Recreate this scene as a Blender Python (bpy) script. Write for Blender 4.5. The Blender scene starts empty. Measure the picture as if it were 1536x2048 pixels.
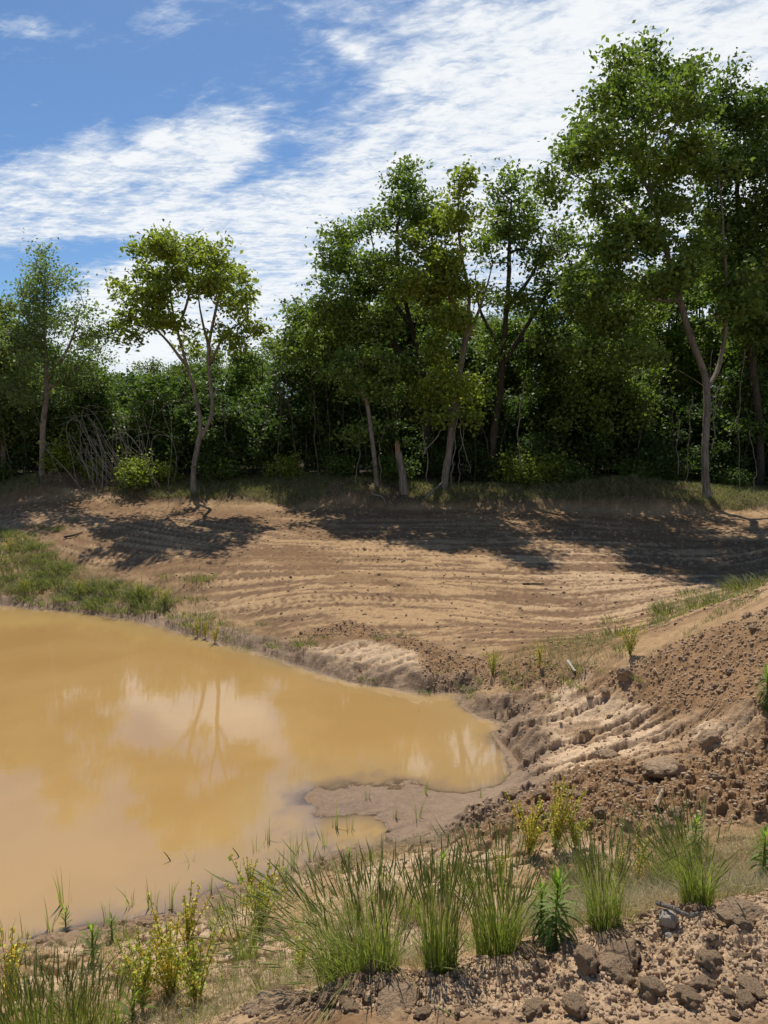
import bpy, math, random
import numpy as np
from mathutils import Vector
RNG = np.random.default_rng(7)
random.seed(7)
SC = bpy.context.scene
COL = SC.collection

# ------------------------------------------------------------------ camera
H = 3.0
KW = .75                        # the wood's distance and size factor: its edge stands 20 m away
F = 1479.0                      # focal length in photo pixels (26 mm equivalent)
PITCH = math.radians(5.56)
cam_d = bpy.data.cameras.new('camera')
cam = bpy.data.objects.new('camera', cam_d); COL.objects.link(cam)
cam.location = (0, 0, H)
cam.rotation_euler = (math.pi/2 - PITCH, 0, 0)
cam_d.sensor_fit = 'VERTICAL'; cam_d.sensor_height = 36; cam_d.sensor_width = 27; cam_d.lens = 26
cam_d.clip_start = 0.05; cam_d.clip_end = 3000
SC.camera = cam

# ------------------------------------------------------------------ light and exposure
SUN_EL = math.radians(58)
SUN_AZ = math.radians(-9)       # from +y, negative = to the left of the view
SUN_DIR = Vector((math.sin(SUN_AZ)*math.cos(SUN_EL), math.cos(SUN_AZ)*math.cos(SUN_EL), math.sin(SUN_EL)))
sd = bpy.data.lights.new('sun', 'SUN'); sd.energy = 4.0; sd.angle = math.radians(0.55); sd.color = (1.0, .94, .84)
sun = bpy.data.objects.new('sun', sd); COL.objects.link(sun)
sun.rotation_euler = SUN_DIR.to_track_quat('Z', 'Y').to_euler()
SC.view_settings.view_transform = 'Standard'; SC.view_settings.look = 'None'
SC.view_settings.exposure = 0.34; SC.view_settings.gamma = 1
SC.cycles.max_bounces = 8; SC.cycles.transparent_max_bounces = 12
SC.cycles.diffuse_bounces = 4; SC.cycles.transmission_bounces = 4
try:
    SC.cycles.use_denoising = True
except Exception: pass

def ray(px, py):
    u = (px-768)/F; v = (1024-py)/F
    return np.array([u, math.cos(PITCH)+v*math.sin(PITCH), -math.sin(PITCH)+v*math.cos(PITCH)])
def at(px, py, Y):
    d = ray(px, py); t = Y/d[1]
    return np.array([0, 0, H]) + d*t
def atz(px, py, z):
    d = ray(px, py); t = (z-H)/d[2]
    return np.array([0, 0, H]) + d*t

# ---- node expression helper
class X:
    def __init__(s, nt, sock): s.nt = nt; s.s = sock
    def _m(s, op, o=None, clamp=False, o2=None):
        n = s.nt.nodes.new('ShaderNodeMath'); n.operation = op; n.use_clamp = clamp
        for i, a in enumerate((s, o, o2)):
            if a is None: continue
            if isinstance(a, X): s.nt.links.new(a.s, n.inputs[i])
            else: n.inputs[i].default_value = a
        return X(s.nt, n.outputs[0])
    def __add__(s, o): return s._m('ADD', o)
    def __radd__(s, o): return s._m('ADD', o)
    def __sub__(s, o): return s._m('SUBTRACT', o)
    def __rsub__(s, o): return (s*-1.0)._m('ADD', o)
    def __mul__(s, o): return s._m('MULTIPLY', o)
    def __rmul__(s, o): return s._m('MULTIPLY', o)
    def __truediv__(s, o): return s._m('DIVIDE', o)
    def exp(s): return s._m('EXPONENT')
    def mx(s, o): return s._m('MAXIMUM', o)
    def mn(s, o): return s._m('MINIMUM', o)
    def absv(s): return s._m('ABSOLUTE')
    def pw(s, o): return s._m('POWER', o)
    def sst(s, lo, hi):
        n = s.nt.nodes.new('ShaderNodeMapRange'); n.interpolation_type = 'SMOOTHSTEP'
        s.nt.links.new(s.s, n.inputs[0]); n.inputs[1].default_value = lo; n.inputs[2].default_value = hi
        n.inputs[3].default_value = 0; n.inputs[4].default_value = 1
        return X(s.nt, n.outputs[0])
def xyz(nt, a, b, c):
    n = nt.nodes.new('ShaderNodeCombineXYZ')
    for i, v in enumerate((a, b, c)):
        if isinstance(v, X): nt.links.new(v.s, n.inputs[i])
        else: n.inputs[i].default_value = v
    return n.outputs[0]
def noise(nt, vec, scale, detail=4, rough=.55, dist=0.0, lac=2.0):
    n = nt.nodes.new('ShaderNodeTexNoise'); n.inputs['Scale'].default_value = scale
    n.inputs['Detail'].default_value = detail; n.inputs['Roughness'].default_value = rough
    n.inputs['Distortion'].default_value = dist; n.inputs['Lacunarity'].default_value = lac
    if vec is not None: nt.links.new(vec, n.inputs['Vector'])
    return X(nt, n.outputs[0])
def mixc(nt, fac, a, b, blend='MIX'):
    n = nt.nodes.new('ShaderNodeMix'); n.data_type = 'RGBA'; n.blend_type = blend
    ins = [n.inputs[0], n.inputs[6], n.inputs[7]]
    for i, v in zip(ins, (fac, a, b)):
        if isinstance(v, X): nt.links.new(v.s, i)
        elif isinstance(v, bpy.types.NodeSocket): nt.links.new(v, i)
        elif isinstance(v, (tuple, list)): i.default_value = tuple(v) if len(v) == 4 else (*v, 1)
        else: i.default_value = v
    return n.outputs[2]

# ------------------------------------------------------------------ world: blue sky with altocumulus sheets
W = bpy.data.worlds.new('World'); SC.world = W; W.use_nodes = True
nt = W.node_tree; nt.nodes.clear()
out = nt.nodes.new('ShaderNodeOutputWorld'); bg = nt.nodes.new('ShaderNodeBackground')
nt.links.new(bg.outputs[0], out.inputs[0]); bg.inputs[1].default_value = 0.10
sky = nt.nodes.new('ShaderNodeTexSky'); sky.sky_type = 'NISHITA'; sky.sun_disc = False
sky.sun_elevation = SUN_EL; sky.sun_rotation = SUN_AZ
sky.air_density = 0.9; sky.dust_density = 0.4; sky.ozone_density = 2.2
tc = nt.nodes.new('ShaderNodeTexCoord'); sp = nt.nodes.new('ShaderNodeSeparateXYZ')
nt.links.new(tc.outputs['Generated'], sp.inputs[0])
dx, dy, dz = (X(nt, sp.outputs[i]) for i in range(3))
yy = dy.absv().mx(0.12)
U = dx/yy; V = dz/yy
def uv_of(px, py):
    d = ray(px, py); return d[0]/d[1], d[2]/d[1]
def blob(px, py, ang, lx, ly, w):
    cu, cv = uv_of(px, py); a = math.radians(ang); c, s = math.cos(a), math.sin(a)
    du = U-cu; dv = V-cv
    p = (du*c + dv*s)*(F/lx); q = (dv*c - du*s)*(F/ly)
    return ((p*p+q*q)*-1.0).exp()*w
zz = dz.mx(0.02)+0.06
PX_, PY_ = dx/zz, dy/zz
a = math.radians(24)
R1 = U*math.cos(a)+V*math.sin(a); R2 = V*math.cos(a)-U*math.sin(a)
streak = noise(nt, xyz(nt, R1*2.2, R2*6.5, 0.3), 1.6, 7, .6, .35)
cells = noise(nt, xyz(nt, PX_*1.0, PY_*1.5, 1.7), 9.0, 5, .55, .5)
wisps = noise(nt, xyz(nt, R1*1.3, R2*7.0, 4.1), 4.2, 8, .66, 1.2)
BL = [(1300, 120, 10, 460, 240, 1.15), (1050, 300, 24, 420, 150, 1.0), (880, 60, 50, 120, 120, .45), (700, 430, 22, 420, 110, 1.05),
      (420, 300, 26, 110, 62, .8), (220, 370, 14, 260, 85, 1.0), (20, 430, 4, 240, 95, 1.0), (450, 480, 10, 220, 75, .75),
      (700, 640, 8, 260, 60, .5), (260, 660, 5, 300, 120, .8), (160, 285, 10, 60, 40, .42), (310, 268, 15, 42, 30, .5),
      (80, 65, -8, 150, 24, .42), (350, 8, 25, 90, 45, .5), (580, 20, 0, 130, 40, .3), (700, 95, -20, 60, 26, .5), (780, 160, 0, 40, 26, .3),
      (560, 575, 12, 80, 45, .25), (570, 700, 0, 400, 130, .7), (1500, 500, 0, 600, 400, 1.0),
      (200, 500, 0, 110, 26, -.75), (500, 350, 28, 120, 22, -.35), (560, 610, 5, 45, 50, -.55), (20, 560, 0, 90, 45, -.7), (930, 215, 0, 150, 30, -.5), (1060, 90, 20, 120, 30, -.35), (640, 400, 20, 120, 26, -.25), (720, 330, 24, 40, 50, -.12)]
cov = None
for b in BL:
    t = blob(*b); cov = t if cov is None else cov+t
back = (dy*-1.0).sst(-.2, .3)            # clouds of the same sheet behind the viewer too
cov = cov.mn(1.1) + back*.2
puffs = noise(nt, xyz(nt, PX_*1.0+PY_*.35, PY_*1.7, 3.3), 24.0, 4, .6, .8)
dens = (cov + (streak-.5)*1.2 + (cells-.5)*1.25 + (wisps-.5)*.9 + (puffs-.5)*.55)
cl = dens.sst(.26, 1.22)
thick = dens.sst(.5, 1.5)
shade = noise(nt, xyz(nt, R1*3.0, R2*8.0, 9.0), 3.0, 6, .6, .3)
ccol = mixc(nt, (shade*.5+puffs*.5+thick*.4).sst(.42, .95), (5.4, 6.0, 6.8), (7.7, 7.85, 7.9))
skyc = mixc(nt, 1.0, sky.outputs[0], (.52, .68, .81), 'MULTIPLY')
nt.links.new(mixc(nt, cl*.93, skyc, ccol), bg.inputs[0])

# ------------------------------------------------------------------ numpy noise
def _h(ix, iy, seed):
    n = (ix.astype(np.int64)*374761393 + iy.astype(np.int64)*668265263 + seed*1442695041) & 0xffffffff
    n = ((n ^ (n >> 13))*1274126177) & 0xffffffff
    n = (n ^ (n >> 16)) & 0xffffffff
    n = (n*2246822519) & 0xffffffff
    return ((n ^ (n >> 15)) & 0xffffff)/float(0x1000000)
def vn(x, y, seed=0):
    ix = np.floor(x); iy = np.floor(y); fx = x-ix; fy = y-iy
    fx = fx*fx*(3-2*fx); fy = fy*fy*(3-2*fy)
    a = _h(ix, iy, seed); b = _h(ix+1, iy, seed); c = _h(ix, iy+1, seed); d = _h(ix+1, iy+1, seed)
    return a+(b-a)*fx+(c-a)*fy+(a-b-c+d)*fx*fy
def fbm(x, y, s=1.0, o=4, seed=0, g=.5):
    r = 0; amp = 1; tot = 0
    for k in range(o):
        r = r+amp*vn(x*s+17.3*k, y*s-9.1*k, seed+k); tot += amp; amp *= g; s *= 2.03
    return r/tot
def worley(x, y, s, seed=0):
    x = x*s; y = y*s; ix = np.floor(x); iy = np.floor(y)
    f1 = np.full(x.shape, 9.); f2 = np.full(x.shape, 9.); idv = np.zeros(x.shape)
    for i in (-1, 0, 1):
        for j in (-1, 0, 1):
            cx = ix+i; cy = iy+j
            d = np.hypot(cx+_h(cx, cy, seed)-x, cy+_h(cx, cy, seed+5)-y); hid = _h(cx, cy, seed+9)
            m = d < f1
            f2 = np.where(m, f1, np.minimum(f2, d)); idv = np.where(m, hid, idv); f1 = np.where(m, d, f1)
    return f1, f2, idv
def sst(x, a, b):
    t = np.clip((x-a)/(b-a), 0, 1); return t*t*(3-2*t)
def clods(x, y, s, seed, lo=.15, hi=.55):
    f1, f2, i = worley(x+.7*vn(x*s*1.7, y*s*1.7, seed+50)/s, y+.7*vn(x*s*1.7, y*s*1.7, seed+51)/s, s, seed)
    r = lo+(hi-lo)*i**2
    return np.sqrt(np.clip(1-(f1/r)**2, 0, 1))*r
def polysd(x, y, P):                                  # signed distance, negative inside
    P = np.asarray(P, float); d = np.full(x.shape, 1e9); inside = np.zeros(x.shape, bool)
    for k in range(len(P)):
        a = P[k]; b = P[(k+1) % len(P)]; e = b-a; L = max(e@e, 1e-9)
        t = np.clip(((x-a[0])*e[0]+(y-a[1])*e[1])/L, 0, 1)
        d = np.minimum(d, np.hypot(x-a[0]-t*e[0], y-a[1]-t*e[1]))
        c = ((a[1] > y) != (b[1] > y)) & (x < (b[0]-a[0])*(y-a[1])/(b[1]-a[1]+1e-12)+a[0])
        inside ^= c
    return np.where(inside, -d, d)

# ------------------------------------------------------------------ terrain
SHORE_PX = [(0, 1210), (120, 1220), (250, 1236), (330, 1252), (420, 1278), (520, 1302), (600, 1330), (700, 1362), (780, 1376), (860, 1386),
            (930, 1384), (905, 1398), (960, 1432), (1022, 1446), (988, 1468), (1018, 1500), (1045, 1535), (960, 1582), (860, 1578), (740, 1582), (640, 1592),
            (655, 1640), (725, 1662), (700, 1692), (610, 1728), (560, 1745), (500, 1770), (420, 1792), (400, 1826), (300, 1828), (200, 1852), (100, 1872), (0, 1905)]
shore = [atz(px, py, 0)[:2] for px, py in SHORE_PX]
POND = np.array(shore + [(-4.5, 3.4), (-8, 2.5), (-14, 2.2), (-20, 4), (-24, 8), (-22, 12), (-14, 13.9), (-10, 13.7)])
CT = []
for p in POND: CT.append((p[0], p[1], 0.0))
c0 = POND.mean(0)
for px, py, z in [(100, 1400, -.45), (300, 1500, -.4), (500, 1450, -.3), (600, 1550, -.15), (100, 1650, -.35), (300, 1700, -.25), (700, 1480, -.25), (850, 1480, -.14), (100, 1280, -.2), (450, 1350, -.18), (420, 1720, -.1)]:
    q = atz(px, py, z); CT.append((q[0], q[1], z))
for q in [(-8, 8, -.5), (-14, 8, -.6), (-19, 8, -.5), (-12, 4.5, -.3)]: CT.append(q)
def C(px, py, z): q = atz(px, py, z); CT.append((q[0], q[1], z))
# mud flat
C(760, 1620, .03); C(860, 1615, .05); C(950, 1600, .06)
# near bank and foreground bank
for a in [(0, 2048, .42), (200, 2048, .5), (380, 2048, .55), (0, 1960, .22), (150, 1920, .2), (300, 1880, .18), (300, 1960, .38), (480, 1830, .16), (480, 1920, .36),
          (620, 1780, .17), (640, 1880, .42), (760, 1740, .2), (800, 1840, .46), (760, 1930, .6), (950, 1690, .3), (950, 1780, .42), (950, 1880, .58), (1100, 1620, .42), (1100, 1720, .45), (1100, 1830, .58),
          (1250, 1650, .58), (1300, 1730, .52), (1300, 1800, .6), (1500, 1660, .7), (1500, 1760, .68),
          # dark soil band, light rutted band, pile
          (1100, 1560, .3), (1250, 1540, .45), (1400, 1520, .6), (1536, 1480, .72), (1080, 1480, .18), (1200, 1440, .34), (1350, 1440, .58), (1100, 1400, .3), (980, 1400, .14),
          (1536, 1216, 1.48), (1460, 1240, 1.28), (1400, 1264, 1.12), (1320, 1308, .93), (1250, 1342, .73), (1170, 1370, .5), (1536, 1300, 1.22), (1450, 1350, .95), (1536, 1400, .98), (1380, 1380, .82),
          (600, 1300, .1), (700, 1320, .12), (850, 1350, .15), (1000, 1340, .28), (800, 1280, .24), (400, 1220, .2), (1000, 1270, .38), (1200, 1280, .5), (300, 1180, .32), (150, 1180, .22), (0, 1180, .18),
          (0, 1130, .50), (150, 1120, .58), (350, 1150, .52), (1420, 1180, .7)]: C(*a)
# graded field, rising evenly to the wood
def field_z(py): s_ = (py-880)/F; return .28+(3.98/(s_+.12)-10.5)*.12
for py in (1008, 1030, 1060, 1100, 1150, 1200, 1240):
    for px in (0, 300, 600, 900, 1200, 1500):
        if (px < 350 and py > 1080) or (px < 650 and py > 1210) or (px > 1250 and py > 1150): continue
        C(px, py, field_z(py))
# foreground spoil mound, crest runs up to the camera's right
for px, py, z in [(500, 2030, .86), (650, 1998, .9), (800, 1962, .98), (950, 1935, 1.03), (1100, 1892, 1.1), (1250, 1862, 1.16), (1400, 1835, 1.22), (1536, 1815, 1.28), (900, 2048, 1.12), (1200, 2000, 1.18), (1500, 1960, 1.3), (1300, 1930, 1.22), (620, 2048, .95)]: C(px, py, z)
for q in [(0, 1.2, 1.35), (2, 1, 1.5), (-2, 1.2, 1.1), (-4, 2, .6), (-6, .5, 1.0), (0, -3, 1.4), (5, 3, 1.6), (8, 6, 1.9), (-10, -2, 1.2), (-20, -3, 1.2), (-30, 8, .9), (6, 10, 1.2), (8, 14, .95), (12, 18, 1.25),
          (-15, 18, 1.1), (-22, 18, 1.2), (-20, 24, 1.6), (-30, 30, 1.6), (-9, 25, 1.62), (0, 25, 1.62), (9, 25, 1.65), (20, 25, 1.6), (0, 45, 1.6), (-25, 45, 1.6), (25, 45, 1.6), (15, -5, 1.5)]+[tuple(at(px, py, 20.2)) for px, py in ((85, 962), (388, 985), (755, 980), (890, 990), (1190, 985), (1413, 990), (230, 975), (600, 982))]: CT.append(tuple(q))
CT = np.array(CT)
def _k(r2): return .5*r2*np.log(r2+1e-9)
def tps_fit(C_, lam=.02):
    n = len(C_); D = (C_[:, None, 0]-C_[None, :, 0])**2+(C_[:, None, 1]-C_[None, :, 1])**2
    A = np.zeros((n+3, n+3)); A[:n, :n] = _k(D)+lam*np.eye(n); A[:n, n] = 1; A[:n, n+1:] = C_[:, :2]; A[n, :n] = 1; A[n+1:, :n] = C_[:, :2].T
    return np.linalg.solve(A, np.concatenate([C_[:, 2], np.zeros(3)]))
TW = tps_fit(CT)
def base_h(x, y):
    x = np.asarray(x, float); y = np.asarray(y, float); shp = x.shape; xf = x.ravel(); yf = y.ravel(); o = np.empty(xf.size)
    n = len(CT)
    for s in range(0, xf.size, 100000):
        a = xf[s:s+100000]; b = yf[s:s+100000]
        r2 = (a[:, None]-CT[None, :, 0])**2+(b[:, None]-CT[None, :, 1])**2
        o[s:s+100000] = _k(r2)@TW[:n]+TW[n]+TW[n+1]*a+TW[n+2]*b
    o = o.reshape(shp)
    r = np.hypot(x, y*.8-5); far = sst(r, 19, 27)
    return o*(1-far)+far*1.6
def ground_hit(px, py):                               # world point of the base ground under a line of sight
    d = ray(px, py); t = np.geomspace(1.2, 60, 900); p = np.array([0, 0, H])+d*t[:, None]
    h = base_h(p[:, 0], p[:, 1]); k = np.argmax(p[:, 2] < h)
    if p[k, 2] >= h[k]: return at(px, py, 30)[:2]
    return p[k, :2]
def area(pts): return np.array([ground_hit(*p) for p in pts])

# polar-spaced sheet: fine near, coarse far; full circle so that the ground goes on behind the camera
th_f = np.linspace(-33, 33, 1000); th_b = np.concatenate([np.linspace(34, 180, 60), np.linspace(-180, -34, 60)[1:]])
TH = np.radians(np.sort(np.concatenate([th_f, th_b[:-1], [180.0]])))
TH = np.unique(TH)
rs = [.3, .7, 1.1, 1.5, 1.7]
while rs[-1] < 44: rs.append(rs[-1]*(1+min(.0082, max(.0021, .00041*rs[-1]))))
rs += [50, 60, 75, 100, 150, 250, 500, 1000, 2200]
RR = np.array(rs)
T2, R2_ = np.meshgrid(TH, RR, indexing='ij')
gx = R2_*np.sin(T2); gy = R2_*np.cos(T2)
gz0 = base_h(gx, gy)
det = sst(R2_, 60, 44)*sst(np.abs(T2), math.radians(60), math.radians(40))    # fine relief only where it can be seen
AR = dict(
 spoil=area([(470, 2048), (500, 2020), (650, 1990), (800, 1955), (950, 1925), (1100, 1885), (1250, 1850), (1400, 1820), (1536, 1800), (1700, 1800), (1800, 2047), (1536, 2047), (900, 2047)]),
 band=area([(900, 1660), (960, 1620), (1080, 1570), (1250, 1540), (1350, 1530), (1536, 1500), (1750, 1490), (1750, 1640), (1536, 1640), (1250, 1670), (1000, 1690)]),
 rut=area([(960, 1400), (1100, 1370), (1250, 1370), (1350, 1440), (1536, 1450), (1800, 1450), (1800, 1520), (1536, 1530), (1250, 1550), (1060, 1560), (1000, 1480)]),
 pile=area([(1180, 1372), (1260, 1338), (1400, 1268), (1460, 1244), (1536, 1220), (1800, 1170), (1900, 1480), (1536, 1450), (1330, 1430)]),
 rut2=area([(600, 1300), (740, 1285), (830, 1310), (850, 1375), (700, 1370), (590, 1335)]),
 loose=area([(560, 1290), (700, 1240), (900, 1300), (1100, 1320), (1200, 1350), (1050, 1400), (930, 1385), (850, 1380), (830, 1310), (740, 1280)]),
 lgrass=area([(-500, 1060), (0, 1060), (90, 1100), (200, 1160), (330, 1195), (440, 1255), (520, 1290), (400, 1265), (250, 1230), (0, 1200), (-500, 1190)]),
 field=area([(-200, 1012), (400, 1014), (900, 1020), (1536, 1035), (1900, 1045), (1900, 1250), (1400, 1235), (1250, 1310), (1050, 1330), (850, 1290), (560, 1260), (400, 1205), (220, 1165), (120, 1090), (-200, 1035)]),
 nearb=area([(-300, 1890), (0, 1890), (200, 1850), (420, 1800), (600, 1730), (740, 1680), (900, 1680), (1250, 1680), (1536, 1660), (1800, 1660), (1800, 1815), (1500, 1815), (1100, 1895), (800, 1960), (500, 2047), (-400, 2047)]),
 flat=area([(640, 1590), (860, 1576), (960, 1580), (1060, 1530), (1110, 1560), (960, 1640), (880, 1690), (740, 1690), (650, 1640)]),
)
wob = (fbm(gx, gy, 1.1, 5, 3)-.5)
def mask(nm, soft=.35, wobble=1.0):
    return 1-sst(polysd(gx, gy, AR[nm])+wob*wobble, -soft, soft)
M = {k: mask(k, **({'soft': .12, 'wobble': .35} if k in ('spoil', 'flat', 'rut2') else {'soft': .14, 'wobble': .4} if k in ('rut', 'band', 'pile', 'loose') else {})) for k in AR}
dsh = polysd(gx, gy, POND)                             # distance from the waterline, + on land
# --- relief
f_lo = fbm(gx, gy, .9, 5, 11)-.5
f_hi = fbm(gx, gy, 7, 5, 12)-.5
f_fine = fbm(gx, gy, 38, 3, 13)-.5
k1 = clods(gx, gy, 5.2, 20); k2 = clods(gx, gy, 11., 21); k3 = clods(gx, gy, 26., 22); k4 = clods(gx, gy, 60., 23)
crumb = fbm(gx, gy, 9, 5, 14, .6)-.5
turb = np.abs(fbm(gx, gy, 14, 4, 15, .62)-.5)+.6*np.abs(fbm(gx, gy, 6, 3, 16)-.5)
ch1 = sst(fbm(gx, gy, 8, 4, 17, .55), .50, .60); ch2 = sst(fbm(gx, gy, 19, 4, 18, .55), .50, .60); ch3 = sst(fbm(gx, gy, 44, 3, 19, .55), .5, .62)
lump = k2*.14/11 + k3*.22/26 + k4*.5/60 + crumb*.07 + turb*.07 + ch1*.026 + ch2*.017 + ch3*.008
# cracked drying mud: plates parted by fissures
cxw = gx+.25*(fbm(gx, gy, 2.2, 3, 31)-.5); cyw = gy+.25*(fbm(gx, gy, 2.2, 3, 32)-.5)
f1, f2, ci = worley(cxw, cyw*1.25, 3.1, 40); crack = 1-sst(f2-f1, .0, .16)
g1, g2, gi = worley(cxw, cyw, 8.5, 41); crack2 = 1-sst(g2-g1, 0, .14)
# ruts dragged up the slope on the east bank (long ridges)
def ridges(x, y, ang, s, seed, st=.16):
    a = math.radians(ang); p = x*math.cos(a)+y*math.sin(a); q = -x*math.sin(a)+y*math.cos(a)
    q = q+.16*(fbm(x, y, 1.6, 3, seed+3)-.5)
    n = fbm(p*st, q, s, 4, seed, .55)
    return n, p, q
rn, rp, rq = ridges(gx, gy, 1, 6.0, 60, .10)
rut = np.abs(rn-.5)*2; step = sst(rut, .02, .16)
rn2, _, _ = ridges(gx, gy, 24, 9, 66, .12); rut2 = sst(np.abs(rn2-.5)*2, .01, .14)
# bulldozer passes in the field: arcs about two far centres
def arcs(cx, cy, seed, s):
    rad = np.hypot(gx-cx, gy-cy); ang = np.arctan2(gx-cx, cy-gy)*np.hypot(cx, cy-12)
    rad = rad+.5*(fbm(gx, gy, .25, 2, seed)-.5)
    return rad, ang, fbm(rad*1.0, ang*.05, s, 5, seed+1, .68)
ra, aa, na = arcs(14, 50, 70, 9.0)
rb, ab, nb = arcs(2, 95, 75, 9.0)
sel = sst(fbm(gx, gy, .22, 3, 79), .44, .56)
tr = na*sel+nb*(1-sel); rad = ra*sel+rb*(1-sel); alg = aa*sel+ab*(1-sel)
lane = np.abs(((rad/.62) % 1)-.5)*2; laneid = np.floor(rad/.62)
lsel = (_h(laneid, laneid*0+3, 5) > .35)*sst(fbm(rad*1.5, alg*.35, 1, 3, 81), .42, .58)
tread = np.where(lane < .75, np.sin((alg+.35*fbm(gx, gy, .9, 2, 84)+np.abs(lane)*.12)*2*math.pi/.14), 0)*lsel*sst(lane, .75, .5)
fieldrel = (tr-.5)*.038 + tread*.0075 + f_hi*.018 + crumb*.022 + (k2*.5/11+k3*.6/26)*sst(fbm(gx, gy, .8, 3, 83), .5, .68)
soft = sst(dsh, -.25, .25)
W_rest = np.clip(1-M['field']-M['spoil']-M['band']-M['pile']-M['rut2']-.6*M['loose'], 0, 1)
dry = M['nearb']*(1-M['spoil'])
gz = gz0 + det*(
    M['spoil']*(lump*1.1*(.35+.65*sst(-polysd(gx, gy, AR['spoil'])+wob*.3, .08, .4))+f_lo*.12+f_hi*.07+f_fine*.008)
    + M['band']*(1-M['spoil'])*(lump*1.25+f_lo*.2+f_hi*.08)
    + M['pile']*(lump*.5+f_lo*.10+f_hi*.05)
    + M['rut']*(1-M['band'])*(step*.05+(rn-.5)*.16+k2*.3/11+k3*.5/26+f_hi*.04+turb*.05)
    + M['rut2']*(rut2*.05+(rn2-.5)*.06+f_hi*.03)
    + M['loose']*(lump*.8+f_hi*.06)*(1-M['rut2'])
    + M['field']*fieldrel
    + dry*(-(crack*.062+crack2*.022)*sst(fbm(gx, gy, .7, 2, 90), .3, .55)+f_lo*.1+f_hi*.05+k3*.5/26)
    + M['lgrass']*(f_lo*.15+f_hi*.1+lump*.5)
    + M['flat']*(f_hi*.016+f_lo*.05)
    + W_rest*(1-dry)*(1-M['rut'])*(1-M['flat'])*(f_hi*.04+f_lo*.12+crumb*.035+ch1*.012+ch2*.008+turb*.02))
# collapsing edge at the water: broken dark lip
lip = np.exp(-((dsh-.16)/.12)**2)*(1-M['flat'])
gz = gz + det*lip*((f1 < .42)*.02+k1*.10+(fbm(gx, gy, 4.5, 3, 95)-.5)*.16+.015)
fslope = .16-.11*sst(polysd(gx, gy, AR['flat']), .8, .3)
gz = np.where(dsh < 0, np.minimum(gz, dsh*fslope+.006+.012*f_hi), gz)
gz = np.where((dsh > .03) & (M['flat'] < .5), np.maximum(gz, .008+.02*(f_hi+.5)), gz)
# scarp and brush bank where the graded field meets the wood
FE = np.interp(np.degrees(np.arctan2(gx, gy)), [-40, -27, -14, 0, 14, 28, 40], [20.2, 19.8, 19.4, 18.8, 18.6, 18.4, 18.6])
de = gy-FE+(fbm(gx, gy, .6, 3, 98)-.5)*1.0
gz = gz + det*(sst(de, -.05, .2)*.10*sst(gx, -10, 0)+sst(de, -.1, .3)*(crumb*.10+turb*.05)+sst(de, .3, 1.6)*.05+np.exp(-((de-.9)/.75)**2)*(.03+.12*fbm(gx, gy, .45, 2, 99)**2*sst(gx, 0, 4))*(1+2*f_hi))
# two low heaps of pushed-up earth at the edge of the wood
for px, hh, rr_ in ((1190, .40, 1.9), (1300, .30, 1.6), (715, .38, 1.3), (980, .2, 1.4)):
    c = at(px, 985, 19.6); gz = gz+det*hh*.5*np.exp(-(((gx-c[0])/rr_/.75)**2+((gy-19.6)/.7)**2))*(1+f_hi*1.2)
gz = gz+(1-det)*(fbm(gx, gy, .12, 3, 101)-.5)*.3
# --- albedo
def lerp(a, b, t): return a+(b-a)*t[..., None]
c_tan = np.array([.385, .254, .136]); c_brn = np.array([.20, .120, .062]); c_pale = np.array([.52, .375, .24]); c_mud = np.array([.225, .145, .085]); c_wet = np.array([.24, .165, .11])
c_red = np.array([.20, .122, .070]); c_grn = np.array([.15, .15, .06])
n1 = fbm(gx, gy, .5, 5, 110); n2 = fbm(gx, gy, 3.2, 5, 111); n3 = fbm(gx, gy, 20, 4, 112)
alb = lerp(np.ones(gx.shape+(3,))*c_tan, c_brn, sst(n1*.5+n2*.5, .42, .6))
# field: pale dusty ribbons on brown
fa = sst(tr*.85+n2*.12+n1*.15+.06*tread, .51, .63)
fcol = lerp(np.ones(gx.shape+(3,))*c_red, c_tan*1.08, fa)
fcol = lerp(fcol, c_pale, sst(tr*.55+vn(gx*.25, gy*.35, 117)*.45, .56, .72)*.6)
fcol = lerp(fcol, c_brn, sst(fbm(gx, gy*1.8, .45, 5, 118, .6), .52, .62)*.7)
fcol = lerp(fcol, c_brn*1.05, sst(gy, 15, 18.5)*.6)
alb = lerp(alb, fcol, M['field'][...]*1.0)
alb = lerp(alb, c_brn*1.35, M['loose']*.8*(1-M['rut2']))
dcol = lerp(np.ones(gx.shape+(3,))*c_pale, c_tan*.95, sst(n2, .4, .62)); dcol = lerp(dcol, c_brn, np.clip(crack*.75+crack2*.45, 0, 1)*.6)
alb = lerp(alb, dcol, dry)
rc = lerp(np.ones(gx.shape+(3,))*c_pale*1.1, c_brn*1.1, np.clip(1-step, 0, 1)*.75); rc = lerp(rc, c_brn*1.3, sst(n2, .54, .66)*.6); rc = lerp(rc, c_brn, sst(k2, .3, .5)*.5)
alb = lerp(alb, rc, M['rut']); rc2 = lerp(np.ones(gx.shape+(3,))*c_pale, c_brn*1.1, np.clip(1-rut2, 0, 1)*.8); alb = lerp(alb, rc2, M['rut2'])
pc = lerp(np.ones(gx.shape+(3,))*c_brn*1.45, c_tan*.95, sst(n1*.7+n2*.3+.5*sst(gz0, 1.0, 1.5)-.25, .42, .62)*.9)
alb = lerp(alb, pc, M['pile'])
alb = lerp(alb, lerp(np.ones(gx.shape+(3,))*c_brn*1.25, c_tan*.9, sst(n2*.6+n3*.4, .54, .7)*.6), M['band'])
sc_ = lerp(np.ones(gx.shape+(3,))*c_brn*1.6, c_pale*.95, sst(n2*.45+n3*.25+.3*n1+.26*np.exp(-((polysd(gx, gy, AR['spoil'])+.12)/.22)**2), .48, .66)*.75)
alb = lerp(alb, sc_, M['spoil'])
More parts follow.
